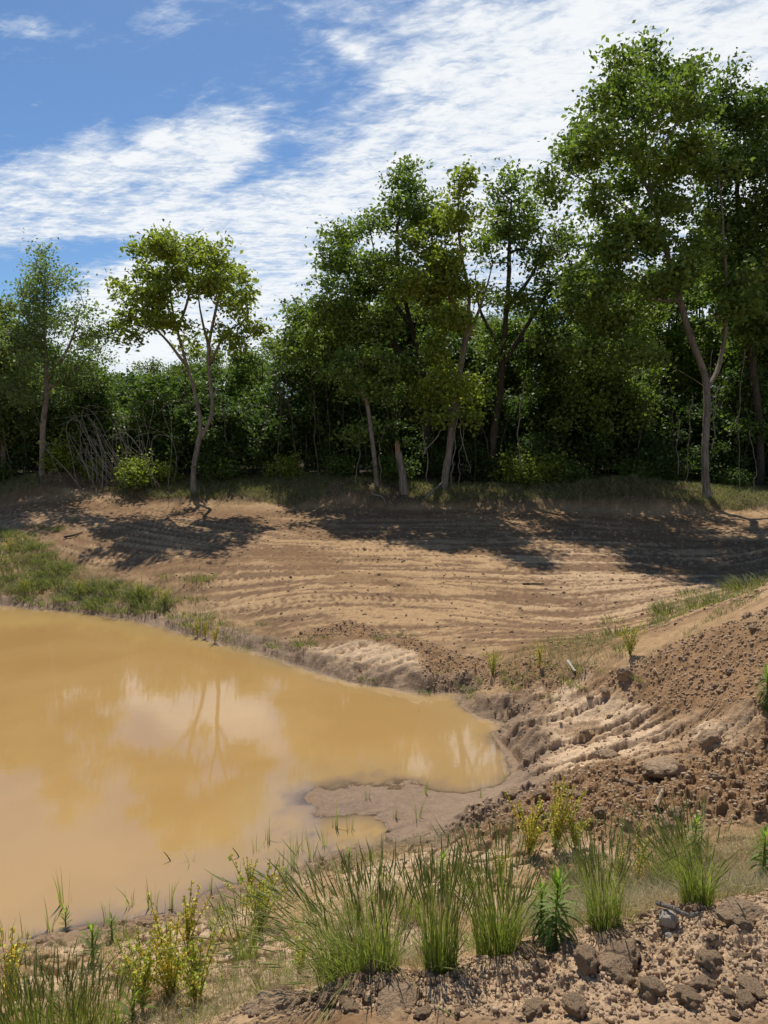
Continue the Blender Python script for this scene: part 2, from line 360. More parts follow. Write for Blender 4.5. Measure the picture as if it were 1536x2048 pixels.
alb = lerp(alb, c_grn*.9, M['lgrass']*.55*sst(n2, .35, .6))
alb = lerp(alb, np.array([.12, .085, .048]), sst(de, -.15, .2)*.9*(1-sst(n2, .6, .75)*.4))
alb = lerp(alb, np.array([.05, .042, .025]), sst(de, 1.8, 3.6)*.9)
wet = (1-sst(dsh+wob*.25, .12, .42))*(1-M['spoil'])
wet = np.maximum(wet, M['flat'])
alb = lerp(alb, c_mud*(.8+.4*n2)[..., None] if False else c_mud, wet*.9)
alb = lerp(alb, c_wet, M['flat']*(.55+.3*n2))
alb = lerp(alb, np.array([.36, .25, .13]), sst(-dsh, .22, .5))
alb = alb*(.78+.44*n3)[..., None]*(1-.0*gx)[..., None]
alb = lerp(alb, np.array([.09, .085, .04]), sst(R2_, 50, 100))
nT, nR = gx.shape
def grid_faces(nu, nv, wrap=False):
    i = np.arange(nu-(0 if wrap else 1)); j = np.arange(nv-1); I, J = np.meshgrid(i, j, indexing='ij'); I2 = (I+1) % nu
    return np.stack([I*nv+J, I2*nv+J, I2*nv+J+1, I*nv+J+1], -1).reshape(-1, 4)

# ------------------------------------------------------------------ mesh helpers
def mesh(name, v, f, mat, attrs=None, colors=None, smooth=True):
    v = np.asarray(v, np.float32).reshape(-1, 3); f = np.asarray(f, np.int32)
    me = bpy.data.meshes.new(name); k = f.shape[1]
    me.vertices.add(len(v)); me.vertices.foreach_set('co', v.ravel())
    me.loops.add(f.size); me.loops.foreach_set('vertex_index', f.ravel())
    me.polygons.add(len(f)); me.polygons.foreach_set('loop_start', np.arange(len(f), dtype=np.int32)*k)
    try: me.polygons.foreach_set('loop_total', np.full(len(f), k, np.int32))
    except Exception: pass
    me.update(calc_edges=True)
    if smooth: me.polygons.foreach_set('use_smooth', np.ones(len(f), bool))
    for nm, a in (attrs or {}).items():
        at_ = me.attributes.new(nm, 'FLOAT', 'POINT'); at_.data.foreach_set('value', np.asarray(a, np.float32).ravel())
    if colors is not None:
        ca = me.attributes.new('Col', 'FLOAT_COLOR', 'POINT'); c4 = np.ones((len(v), 4), np.float32); c4[:, :3] = np.clip(colors.reshape(-1, 3), 0, 1); ca.data.foreach_set('color', c4.ravel())
    me.materials.append(mat)
    return me
def obj(name, me, parent=None, loc=None, rz=0, scale=None):
    o = bpy.data.objects.new(name, me); COL.objects.link(o)
    if parent: o.parent = parent
    if loc is not None: o.location = tuple(float(a) for a in loc)
    o.rotation_euler[2] = rz
    if scale is not None: o.scale = (scale,)*3 if np.isscalar(scale) else scale
    return o
def tag(o, label=None, cat=None, group=None, kind=None):
    if label: o['label'] = label
    if cat: o['category'] = cat
    if group: o['group'] = group
    if kind: o['kind'] = kind
    return o
def thing(name, loc, label, cat, group=None, rz=0):
    o = bpy.data.objects.new(name, None); COL.objects.link(o); o.location = tuple(float(a) for a in loc); o.rotation_euler[2] = rz
    o.empty_display_size = .2
    return tag(o, label, cat, group)
def copy_tree(o, loc, rz, scale=1.0, label=None):
    c = o.copy(); COL.objects.link(c); c.location = tuple(float(a) for a in loc); c.rotation_euler[2] = rz; c.scale = (scale,)*3 if np.isscalar(scale) else scale
    if label: c['label'] = label
    for ch in CH[o.name]:
        d = ch.copy(); COL.objects.link(d); d.parent = c
    return c
CH = {}

# ------------------------------------------------------------------ materials
def newmat(name):
    m = bpy.data.materials.new(name); m.use_nodes = True; nt = m.node_tree; nt.nodes.clear()
    o = nt.nodes.new('ShaderNodeOutputMaterial'); return m, nt, o
def attr(nt, nm, col=False):
    n = nt.nodes.new('ShaderNodeAttribute'); n.attribute_name = nm
    return n.outputs['Color'] if col else X(nt, n.outputs['Fac'])
def pos(nt):
    return nt.nodes.new('ShaderNodeNewGeometry').outputs['Position']
def objc(nt):
    return nt.nodes.new('ShaderNodeTexCoord').outputs['Object']
def bump(nt, h, dist, strength=1.0):
    b = nt.nodes.new('ShaderNodeBump'); b.inputs['Distance'].default_value = dist; b.inputs['Strength'].default_value = strength
    nt.links.new(h.s, b.inputs['Height']); return b.outputs[0]
def princ(nt, o, col, rough, normal=None, spec=.3):
    p = nt.nodes.new('ShaderNodeBsdfPrincipled')
    if isinstance(col, (tuple, list)): p.inputs['Base Color'].default_value = (*col, 1)
    else: nt.links.new(col, p.inputs['Base Color'])
    if isinstance(rough, X): nt.links.new(rough.s, p.inputs['Roughness'])
    else: p.inputs['Roughness'].default_value = rough
    p.inputs['Specular IOR Level'].default_value = spec
    if normal is not None: nt.links.new(normal, p.inputs['Normal'])
    nt.links.new(p.outputs[0], o.inputs[0]); return p

m_ground, nt, o = newmat('soil')
P_ = pos(nt); base = attr(nt, 'Col', True); wt = attr(nt, 'wet')
nf = noise(nt, P_, 55, 5, .65); nm_ = noise(nt, P_, 14, 4, .6)
cc = mixc(nt, 1.0, base, mixc(nt, nf, (.62, .60, .58), (1.38, 1.38, 1.38)), 'MULTIPLY')
hh = nf*.5 + nm_*1.0 + noise(nt, P_, 180, 3, .6)*.22
p = princ(nt, o, cc, (wt*-.32+.95).mx(.3), bump(nt, hh, .022, .8), .25)
rsp = wt*.12+.10; nt.links.new(rsp.s, p.inputs['Specular IOR Level'])

def soilmat(name, c1, c2, sc=14, bd=.02):
    m, nt, o = newmat(name); P_ = objc(nt); n = noise(nt, P_, sc, 6, .65); n2 = noise(nt, P_, sc*5, 4, .6)
    princ(nt, o, mixc(nt, (n*.7+n2*.3).sst(.35, .65), c1, c2), .95, bump(nt, n+n2*.35, bd), .15); return m
m_clod = soilmat('clod_soil', (.29, .185, .11), (.50, .36, .23))
m_stone = soilmat('pale_stone', (.42, .36, .28), (.66, .60, .52), 25, .01)
m_slab = soilmat('tan_slab', (.36, .235, .14), (.56, .40, .255), 16, .03)

def barkmat(name, c1, c2, sc=1.0):
    m, nt, o = newmat(name); P_ = objc(nt)
    mp = nt.nodes.new('ShaderNodeMapping'); mp.inputs['Scale'].default_value = (14*sc, 14*sc, 2.2*sc); nt.links.new(P_, mp.inputs[0])
    n = noise(nt, mp.outputs[0], 1.6, 6, .65, .4); n2 = noise(nt, P_, 1.7, 3, .5)
    princ(nt, o, mixc(nt, (n*.75+n2*.35).sst(.35, .72), c1, c2), .9, bump(nt, n, .04), .2); return m
m_bark = barkmat('grey_bark', (.10, .08, .06), (.33, .27, .21))
m_barkd = barkmat('dark_bark', (.035, .028, .02), (.10, .08, .06))
m_stemb = barkmat('thin_bark', (.06, .048, .036), (.20, .165, .125))
m_dead = barkmat('dead_wood', (.16, .13, .105), (.40, .35, .29), 3)
m_break = barkmat('torn_wood', (.30, .16, .09), (.50, .30, .17), 3)

def leafmat(name, ca, cb, tr=.38, tmul=(1.35, 1.5, .7), spec=.25, rough=.55):
    m, nt, o = newmat(name); t = attr(nt, 'tint')
    c = mixc(nt, t, ca, cb)
    p = nt.nodes.new('ShaderNodeBsdfPrincipled'); nt.links.new(c, p.inputs['Base Color']); p.inputs['Roughness'].default_value = rough; p.inputs['Specular IOR Level'].default_value = spec
    tl = nt.nodes.new('ShaderNodeBsdfTranslucent'); nt.links.new(mixc(nt, 1.0, c, tmul, 'MULTIPLY'), tl.inputs[0])
    mx = nt.nodes.new('ShaderNodeMixShader'); mx.inputs[0].default_value = tr
    nt.links.new(p.outputs[0], mx.inputs[1]); nt.links.new(tl.outputs[0], mx.inputs[2]); nt.links.new(mx.outputs[0], o.inputs[0]); return m
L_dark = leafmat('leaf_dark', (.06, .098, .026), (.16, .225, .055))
L_under = leafmat('leaf_shade', (.035, .062, .02), (.10, .15, .04))  # gloom of the lower wood painted into a darkened leaf green
L_mid = leafmat('leaf_mid', (.085, .132, .030), (.23, .30, .068))
L_yel = leafmat('leaf_yellow_green', (.13, .17, .03), (.33, .37, .07), .45)
L_pale = leafmat('leaf_greyish', (.11, .16, .06), (.26, .33, .12))
L_olive = leafmat('leaf_olive', (.10, .13, .035), (.22, .26, .07))
L_grass = leafmat('grass_blade', (.13, .16, .035), (.36, .40, .12), .4)
L_head = leafmat('grass_seed_head', (.17, .19, .06), (.40, .40, .15), .4)
L_dry = leafmat('dry_grass', (.30, .24, .13), (.62, .53, .33), .3, (1.1, 1.0, .8), .2)
L_mix = leafmat('mixed_low_grass', (.075, .105, .035), (.33, .32, .14), .35)
L_verge = leafmat('verge_grass', (.07, .10, .03), (.38, .34, .17), .35)
L_tail = leafmat('weed_leaf', (.10, .15, .04), (.30, .42, .07), .42)
L_pod = leafmat('yellow_pod', (.42, .40, .06), (.80, .66, .13), .35, (1.2, 1.0, .6), .2)
L_podg = leafmat('green_pod', (.20, .30, .05), (.50, .52, .10), .35)

# ------------------------------------------------------------------ ground object
gv = np.stack([gx, gy, gz], -1)
me = mesh('ground', gv, grid_faces(nT, nR), m_ground, {'wet': np.clip(wet, 0, 1)}, alb)
ground = tag(obj('ground', me), kind='structure')
ISW = (gx[:, 1]-gx[:, 0])
def gh(x, y):
    """height of the finished ground"""
    r = np.hypot(x, y); t = np.arctan2(x, y)
    i = np.clip(np.searchsorted(TH, t)-1, 0, nT-2); j = np.clip(np.searchsorted(RR, r)-1, 0, nR-2)
    a = np.clip((t-TH[i])/(TH[i+1]-TH[i]), 0, 1); b = np.clip((r-RR[j])/(RR[j+1]-RR[j]), 0, 1)
    return (gz[i, j]*(1-a)*(1-b)+gz[i+1, j]*a*(1-b)+gz[i, j+1]*(1-a)*b+gz[i+1, j+1]*a*b)
def G(px, py):
    q = ground_hit(px, py); return np.array([q[0], q[1], float(gh(q[0], q[1]))])

# ------------------------------------------------------------------ water
wx = np.arange(-26, 4.0, .05); wy = np.arange(1.6, 15.5, .05)
WX, WY = np.meshgrid(wx, wy, indexing='ij'); WD = -gh(WX, WY)
wet_ok = (WD > -.12) & (polysd(WX, WY, POND) < .8)
fc = grid_faces(len(wx), len(wy)); fc = fc[wet_ok.ravel()[fc].any(1)]
used = np.unique(fc); remap = -np.ones(WX.size, int); remap[used] = np.arange(len(used))
wvt = np.stack([WX, WY, WX*0], -1).reshape(-1, 3)[used]
m_water, nt, o = newmat('muddy_water')
P_ = pos(nt); dp = attr(nt, 'depth')
mp = nt.nodes.new('ShaderNodeMapping'); mp.inputs['Scale'].default_value = (.55, 2.4, 1); nt.links.new(P_, mp.inputs[0])
r1 = noise(nt, mp.outputs[0], 9, 3, .5); r2 = noise(nt, mp.outputs[0], 30, 2, .5); r3 = noise(nt, P_, 2.2, 2, .5)
ripz = noise(nt, P_, .45, 2, .5).sst(.3, .7)
nrm = bump(nt, r1*1.0+r2*.3+r3*1.0, .0006, .4)
murk = noise(nt, P_, .7, 4, .55, .4); film = noise(nt, P_, 26, 3, .6); filmz = noise(nt, P_, .35, 3, .5)
wc = mixc(nt, murk.sst(.35, .65), (.405, .243, .087), (.445, .273, .102))
wc = mixc(nt, dp.sst(.16, .03)*.45, wc, (.35, .25, .125))
wc = mixc(nt, dp.sst(.045, .0)*.8, wc, (.26, .18, .115))
wc = mixc(nt, film.sst(.64, .70)*filmz.sst(.42, .6)*.45, wc, (.30, .19, .08))
df = nt.nodes.new('ShaderNodeBsdfDiffuse'); nt.links.new(wc, df.inputs[0])
tp = nt.nodes.new('ShaderNodeBsdfTransparent'); m1 = nt.nodes.new('ShaderNodeMixShader')
al = (dp.mx(0)*-350.0).exp()*-1.0+1.0
nt.links.new(al.s, m1.inputs[0]); nt.links.new(tp.outputs[0], m1.inputs[1]); nt.links.new(df.outputs[0], m1.inputs[2])
gl = nt.nodes.new('ShaderNodeBsdfGlossy'); gl.inputs['Roughness'].default_value = .008; nt.links.new(nrm, gl.inputs['Normal'])
fr = nt.nodes.new('ShaderNodeFresnel'); fr.inputs[0].default_value = 1.85; nt.links.new(nrm, fr.inputs['Normal'])
m2 = nt.nodes.new('ShaderNodeMixShader'); nt.links.new(fr.outputs[0], m2.inputs[0]); nt.links.new(m1.outputs[0], m2.inputs[1]); nt.links.new(gl.outputs[0], m2.inputs[2])
nt.links.new(m2.outputs[0], o.inputs[0])
tag(obj('pond_water', mesh('pond_water', wvt, remap[fc], m_water, {'depth': WD.ravel()[used]})), kind='structure')

# ------------------------------------------------------------------ trees
def unit(v): return v/(np.linalg.norm(v, axis=-1, keepdims=True)+1e-9)
def tubes(A, B, ra, rb, n=5):
    """tapered prisms from A to B"""
    A = np.asarray(A, float); B = np.asarray(B, float); d = unit(B-A)
    ref = np.where(np.abs(d[:, 2:3]) < .9, np.array([[0, 0, 1.]]), np.array([[1., 0, 0]]))
    u = unit(np.cross(d, ref)); w = np.cross(d, u)
    t = np.arange(n)*2*math.pi/n; c = np.cos(t)[None, :, None]; s = np.sin(t)[None, :, None]
    ring = u[:, None]*c+w[:, None]*s
    V0 = A[:, None]+ring*np.asarray(ra)[:, None, None]; V1 = B[:, None]+ring*np.asarray(rb)[:, None, None]
    V = np.concatenate([V0, V1], 1).reshape(-1, 3)
    k = np.arange(n); f = np.stack([k, (k+1) % n, n+(k+1) % n, n+k], -1)
    Fc = (f[None]+(np.arange(len(A))*2*n)[:, None, None]).reshape(-1, 4)
    return V, Fc
def sweep(pts, rad, n=9, rough=.06, seed=0):
    """one continuous bark tube along a polyline"""
    pts = np.asarray(pts, float); m = len(pts); d = np.gradient(pts, axis=0); d = unit(d)
    u = np.zeros_like(pts); u0 = np.array([1., 0, 0])
    for i in range(m):
        u0 = u0-d[i]*(u0@d[i]); u0 = u0/np.linalg.norm(u0); u[i] = u0
    w = np.cross(d, u); t = np.arange(n)*2*math.pi/n
    r = np.asarray(rad)[:, None]*(1+rough*(np.random.default_rng(seed).random((m, n))-.5)*2)
    V = pts[:, None]+(u[:, None]*np.cos(t)[None, :, None]+w[:, None]*np.sin(t)[None, :, None])*r[..., None]
    i, j = np.meshgrid(np.arange(m-1), np.arange(n), indexing='ij'); j2 = (j+1) % n
    Fc = np.stack([i*n+j, i*n+j2, (i+1)*n+j2, (i+1)*n+j], -1).reshape(-1, 4)
    cap = np.array([[(m-1)*n+0, (m-1)*n+k, (m-1)*n+k+1, (m-1)*n+k+1] for k in range(1, n-1)])
    return V.reshape(-1, 3), Fc
def join(parts):
    V = []; Fs = []; o = 0
    for v, f in parts: V.append(v); Fs.append(f+o); o += len(v)
    return np.concatenate(V), np.concatenate(Fs)
def smoothline(P, stepm=.3):
    P = np.asarray(P, float); n = len(P)
    if n < 3: Q = P
    else:
        Pp = np.vstack([2*P[0]-P[1], P, 2*P[-1]-P[-2]]); out = []
        for i in range(1, n):
            for t in np.linspace(0, 1, 8, endpoint=False):
                a, b, c, d = Pp[i-1], Pp[i], Pp[i+1], Pp[i+2]
                out.append(.5*((2*b)+(-a+c)*t+(2*a-5*b+4*c-d)*t*t+(-a+3*b-3*c+d)*t**3))
        out.append(P[-1]); Q = np.array(out)
    L = np.concatenate([[0], np.cumsum(np.linalg.norm(np.diff(Q, axis=0), axis=1))]); m = max(3, int(L[-1]/stepm)+1)
    s = np.linspace(0, L[-1], m); return np.stack([np.interp(s, L, Q[:, k]) for k in range(3)], -1)
def leaves(C, size, rng, up=.5, aspect=.62, sizevar=.35, droop=0.0):
    """one folded rhombic leaf per centre"""
    n = len(C); nrm = rng.normal(size=(n, 3)); nrm[:, 2] = np.abs(nrm[:, 2])+up; nrm = unit(nrm)
    a = rng.normal(size=(n, 3)); a[:, 2] -= droop; a = unit(a-nrm*(a*nrm).sum(1, keepdims=True)); b = np.cross(nrm, a)
    s = size*(1+sizevar*(rng.random(n)*2-1)); s = s[:, None]
    w = s*aspect*.5
    V = np.stack([C-a*s*.5, C+b*w+nrm*s*.10-a*s*.06, C+a*s*.5-nrm*s*.08, C-b*w+nrm*s*.10-a*s*.06], 1)
    return V.reshape(-1, 3), np.arange(4*n).reshape(-1, 4)
def grow(limbs, att, rng, zpen=.6, lpen=.12):
    """skeleton: given limbs, then every twig tip joins the cheapest earlier node"""
    P = []; par = []; main = []
    for li, L in enumerate(limbs):
        if li == 0: prev = -1
        else:
            Q = np.array(P); prev = int(np.argmin(((Q-L[0])**2).sum(1)))
            if np.linalg.norm(Q[prev]-L[0]) < .05: L = L[1:]
        for p in L: P.append(p); par.append(prev); prev = len(P)-1; main.append(True)
    P = [np.array(p) for p in P]; cap = len(P)+len(att)*6+10
    A = np.zeros((cap, 3)); n = len(P); A[:n] = np.array(P); LN = np.zeros(cap)
    for i in range(n): LN[i] = 0 if par[i] < 0 else LN[par[i]]*1.0+.0
    base_n = n
    d0 = np.array([((A[:base_n]-a)**2).sum(1).min() for a in att]); order = np.argsort(d0)
    tips = []
    zmin = A[0, 2]+.25*(A[:base_n, 2].max()-A[0, 2])
    for k in order:
        a = att[k]; D = A[:n]-a; dist = np.sqrt((D**2).sum(1))
        cost = dist+zpen*np.maximum(0, A[:n, 2]-a[2]+.25*dist)+lpen*LN[:n]
        cost[:base_n] += (A[:base_n, 2] < zmin)*1.5
        q = int(np.argmin(cost)); m = max(1, min(5, int(dist[q]/.35)))
        s = A[q]; mid = (s+a)/2; sag = np.array([0, 0, .10*dist[q]])+rng.normal(size=3)*.07*dist[q]
        prev = q
        for j in range(1, m+1):
            t = j/m; p = s+(a-s)*t+sag*4*t*(1-t)*.6; A[n] = p; par.append(prev); LN[n] = LN[prev]+dist[q]/m; prev = n; n += 1
        tips.append(prev)
    A = A[:n]; par = np.array(par); cnt = np.zeros(n); cnt[tips] = 1
    for i in range(n-1, 0, -1):
        if par[i] >= 0 and par[i] < i: cnt[par[i]] += cnt[i]
    return A, par, cnt, base_n
def attractors(blobs, dens, rng, sub=.34):
    """clumpy twig tips inside ellipsoids (c, rx, ry, rz)"""
    out = []
    for c, rx, ry, rz in blobs:
        n = max(12, int(dens*(rx*ry*rz)**(2/3)*6)); ns = max(2, int(n/9))
        d = unit(rng.normal(size=(ns, 3)))*(rng.random((ns, 1))**.42)
        cen = c+d*np.array([rx, ry, rz])
        k = rng.integers(0, ns, n); p = cen[k]+rng.normal(size=(n, 3))*sub*np.array([.5, .5, .36])
        out.append(p)
    return np.concatenate(out)
def build_tree(name, loc, limbs, blobs, rb, leaf, lsize, label, cat='tree', group=None, dens=9, per=30, tuft=.27, bark=None, rng=None, droop=.4, sides=4, twig=.010, zpen=.6, up=.4, nbark=None):
    rng = rng or np.random.default_rng(abs(hash(label)) % 1000 if False else sum(map(ord, label)))
    loc = np.asarray(loc, float)
    L = [smoothline(np.asarray(l, float)-loc) for l in limbs]
    for i, l in enumerate(L):
        j = rng.normal(size=l.shape)*.025; j[0] = 0; L[i] = l+np.cumsum(j, 0)*.35*np.array([1, 1, 0])
    B = [(np.asarray(c)-loc, a, b, d) for c, a, b, d in blobs]
    att = attractors(B, dens, rng)
    att = att[att[:, 2] > .25]
    A, par, cnt, bn = grow(L, att, rng, zpen)
    cmax = cnt.max(); r = np.maximum(rb*.62*(np.maximum(cnt, .6)/cmax)**.5, twig*.6)
    # main limbs as continuous tubes
    parts = []; o = 0; kk = 0
    for i, l in enumerate(L):
        skip = 0 if i == 0 else (len(l)-sum(1 for _ in l) )
        pass
    idx = 0
    starts = [i for i in range(bn) if par[i] != i-1 or i == 0]+[bn]
    for a, b in zip(starts[:-1], starts[1:]):
        ids = list(range(a, b))
        if par[a] >= 0: ids = [par[a]]+ids
        if len(ids) < 2: continue
        rr = r[ids].copy(); rr = np.maximum(rr, rb*.62*(.95 if a == 0 else .74)*(1-.86*np.linspace(0, 1, len(ids)))) if rb > .1 else rr
        if par[a] >= 0: rr[0] = rr[1]*1.1
        rr = np.maximum.accumulate(rr[::-1])[::-1]
        if a == 0:
            z = A[ids, 2]; rr = rr*(1+.55*np.exp(-z/.22)); 
        pts = A[ids].copy()
        if a == 0: pts[0, 2] -= .25
        parts.append(sweep(pts, rr, 10, .07, kk)); kk += 1
    e = np.arange(bn, len(A)); pr = par[e]
    if len(e):
        ra = np.minimum(r[pr], r[e]*1.35); parts.append(tubes(A[pr], A[e], ra, r[e], sides))
    V, Fc = join(parts)
    root = thing(name, loc, label, cat, group)
    t = obj('trunk', mesh('trunk', V, Fc, bark or m_bark), root)
    per = max(8, int(per*.82)); n = len(att); cen = np.repeat(att, per, 0)+rng.normal(size=(n*per, 3))*tuft*np.array([1, 1, .75])
    Vl, Fl = leaves(cen, lsize, rng, up=up, droop=droop)
    base_t = np.repeat(np.clip(rng.normal(.5, .2, n), 0, 1), per)
    tint = np.repeat(np.clip(base_t+rng.normal(size=n*per)*.2, 0, 1), 4)
    c = obj('crown', mesh('crown', Vl, Fl, leaf, {'tint': tint}, smooth=False), root)
    CH[root.name] = [t, c]
    return root

def hero(name, Y, base, limbs, bl, rb, leaf, lsize, label, depth=.8, **kw):
    """crown and limbs given where they are seen at distance Y; depth added round the trunk"""
    rng = np.random.default_rng(sum(map(ord, label)))
    b = at(base[0], base[1], Y); loc = b.copy()
    sc = Y/F
    xs = [q[0] for q in bl]; cx = .5*(min(xs)+max(xs)); hw = max(1.0, .5*(max(xs)-min(xs))+40)
    Ls = []
    for l in limbs:
        pts = []; off = 0
        for i, (px, py) in enumerate(l):
            if i > 0: off += rng.normal()*.3
            p = at(px, py, Y+off)
            if l is limbs[0] and i == 0: p = loc.copy()
            pts.append(p)
        Ls.append(pts)
    # limb starts sit exactly on the first limb's nearest point
    for k in range(1, len(Ls)):
        q = np.array([p for m in Ls[:k] for p in m]); j = np.argmin(((q[:, [0, 2]]-Ls[k][0][[0, 2]])**2).sum(1)); dyy = q[j][1]-Ls[k][0][1]
        Ls[k] = [at(a_, b_, p[1]+dyy) for (a_, b_), p in zip(limbs[k], Ls[k])]
    B = []
    for (px, py, rx, ry) in bl:
        R = hw*sc*depth; w = math.sqrt(max(.08, 1-((px-cx)/hw)**2))*R
        nn = 2 if rx > 28 else 1
        for s in range(nn):
            yo = rng.uniform(-1, 1)*w*.75 if nn == 1 else (-1 if s else 1)*rng.uniform(.15, .8)*w
            c = at(px+(rng.uniform(-.3, .3)*rx if s else 0), py+(rng.uniform(-.3, .3)*ry if s else 0), Y+yo)
            B.append((c, rx*sc, max(rx, ry)*sc*.9, ry*sc))
    root = build_tree(name, loc, Ls, B, rb, leaf, lsize, label, rng=rng, **kw)
    q = at(base[0], base[1], Y*KW); root.location = (q[0], q[1], min(q[2], float(gh(q[0], q[1]))+.03)); root.scale = (KW,)*3
    return root
GT = 'tall trees along the edge of the wood'
hero('slender_tree', 27.5, (85, 962), [[(85, 962), (88, 860), (95, 760), (92, 640), (96, 520)], [(95, 760), (140, 690), (165, 610)], [(92, 700), (60, 640), (45, 560)], [(93, 780), (150, 740), (195, 690)]],
     [(96, 510, 22, 26), (92, 550, 42, 34), (60, 570, 30, 34), (145, 560, 26, 30), (90, 610, 62, 42), (60, 660, 50, 46), (140, 650, 46, 46), (185, 625, 24, 26), (100, 710, 84, 46), (185, 695, 36, 30), (70, 780, 70, 46), (160, 760, 50, 40)],
     .17, L_pale, .12, 'slender grey-green tree with upswept branches and a bare lower trunk, west end of the wood', group=GT, dens=7.8, per=24, tuft=.22, zpen=1.0)
hero('broadleaf_tree', 29, (8, 965), [[(8, 965), (5, 850), (0, 700), (-10, 620)], [(5, 850), (40, 740), (35, 660)]],
     [(-10, 640, 55, 52), (10, 700, 60, 50), (-40, 720, 60, 60), (30, 770, 60, 50), (-30, 820, 60, 60), (40, 850, 50, 40)],
     .16, L_olive, .15, 'dense olive-green tree cut by the left border of the photo, behind the slender tree', group=GT, dens=9, per=30)
hero('maple_tree', 26.5, (388, 985), [[(388, 985), (388, 930), (402, 860), (392, 790), (365, 700), (345, 620), (330, 520)], [(398, 885), (425, 820), (418, 720), (425, 650), (445, 570)], [(372, 730), (330, 680), (290, 640), (255, 610)], [(418, 730), (450, 670), (490, 640)], [(355, 660), (380, 590), (390, 520)], [(420, 700), (400, 620), (395, 560)]],
     [(330, 474, 40, 22), (322, 505, 50, 30), (355, 540, 52, 34), (300, 545, 34, 26), (262, 585, 38, 24), (300, 600, 42, 26), (245, 625, 24, 22), (238, 655, 15, 16), (285, 645, 34, 22), (330, 640, 34, 20), (395, 510, 38, 24), (425, 530, 38, 26), (470, 528, 34, 22), (488, 560, 20, 26), (450, 575, 42, 30), (405, 575, 38, 28), (470, 620, 36, 22), (515, 645, 18, 18), (480, 670, 32, 22), (445, 660, 24, 18), (378, 690, 24, 16), (350, 590, 44, 26), (490, 600, 22, 20), (268, 672, 12, 12), (360, 660, 20, 14)],
     .15, L_yel, .17, 'forked maple standing clear of the wood, sky showing through its sunlit crown', group=GT, dens=8, per=20, tuft=.19, depth=.6)
hero('sapling_tree', 26, (755, 978), [[(755, 978), (748, 900), (738, 820), (726, 760), (715, 720)], [(742, 860), (715, 868), (695, 880)]],
     [(715, 715, 34, 22), (690, 740, 40, 22), (735, 750, 40, 26), (700, 770, 36, 20), (760, 780, 34, 24), (700, 874, 26, 9), (735, 860, 26, 11), (775, 730, 30, 22)],
     .12, L_mid, .15, 'thin leaning tree with pale leafy sprays low on its trunk', group=GT, dens=8, per=24, tuft=.2)
hero('elm_tree', 28.5, (842, 990), [[(842, 990), (850, 880), (845, 760), (815, 640), (795, 540), (790, 450), (820, 370)], [(845, 760), (780, 680), (720, 600), (690, 530)], [(820, 650), (760, 560), (745, 480)], [(780, 680), (690, 650), (610, 630)]],
     [(820, 335, 20, 16), (822, 368, 34, 26), (800, 410, 40, 26), (850, 400, 20, 18), (770, 440, 34, 28), (835, 450, 34, 30), (725, 455, 26, 24), (690, 480, 36, 24), (648, 510, 26, 18), (700, 530, 54, 34), (750, 520, 40, 40), (665, 560, 30, 22), (730, 590, 60, 36), (660, 600, 28, 18), (625, 635, 50, 28), (580, 660, 24, 18), (690, 650, 56, 34), (610, 690, 40, 26), (760, 660, 50, 40), (800, 560, 50, 50), (670, 720, 60, 36), (780, 740, 50, 40)],
     .26, L_mid, .16, 'tall dark-limbed tree with a narrow leafy spire, centre of the wood', group=GT, dens=8.5, per=26, tuft=.23, bark=m_barkd)
hero('boxelder_tree', 26.5, (886, 995), [[(886, 995), (896, 900), (908, 810), (925, 700), (935, 600), (920, 500), (915, 420)], [(925, 700), (965, 600), (985, 520)], [(930, 640), (890, 580), (860, 520)], [(905, 830), (870, 790), (850, 780)]],
     [(932, 358, 11, 16), (920, 390, 26, 20), (895, 420, 34, 24), (930, 450, 36, 30), (870, 470, 44, 30), (850, 510, 46, 26), (905, 520, 50, 32), (880, 570, 56, 32), (940, 560, 36, 30), (850, 600, 42, 28), (890, 640, 50, 26), (870, 690, 36, 22), (910, 750, 50, 18), (860, 770, 34, 14), (840, 800, 22, 12), (940, 780, 32, 14), (900, 800, 30, 12), (868, 830, 18, 14), (950, 830, 18, 10)],
     .20, L_yel, .165, 'yellow-green tree on a pale leaning trunk, centre of the wood', group=GT, dens=8.5, per=25, tuft=.22)
hero('vine_draped_tree', 28, (985, 985), [[(985, 985), (985, 880), (1000, 760), (1010, 640), (1015, 500), (1020, 400)], [(1000, 740), (1060, 640), (1110, 560)], [(1005, 700), (960, 620), (950, 540)], [(1010, 620), (1070, 540), (1090, 460)]],
     [(1020, 360, 34, 18), (995, 385, 26, 24), (1045, 395, 26, 24), (1015, 430, 44, 34), (1000, 490, 46, 34), (1075, 450, 36, 36), (1110, 480, 40, 30), (1140, 460, 20, 22), (1080, 520, 50, 30), (1130, 550, 34, 30), (1060, 590, 50, 30), (1110, 620, 50, 32), (1000, 600, 34, 30), (1080, 680, 50, 26), (1140, 690, 40, 34), (980, 680, 34, 30)],
     .22, L_mid, .155, 'many-branched tree with bare inner twigs showing, right of the yellow-green tree', group=GT, dens=8, per=23, tuft=.24, bark=m_barkd)
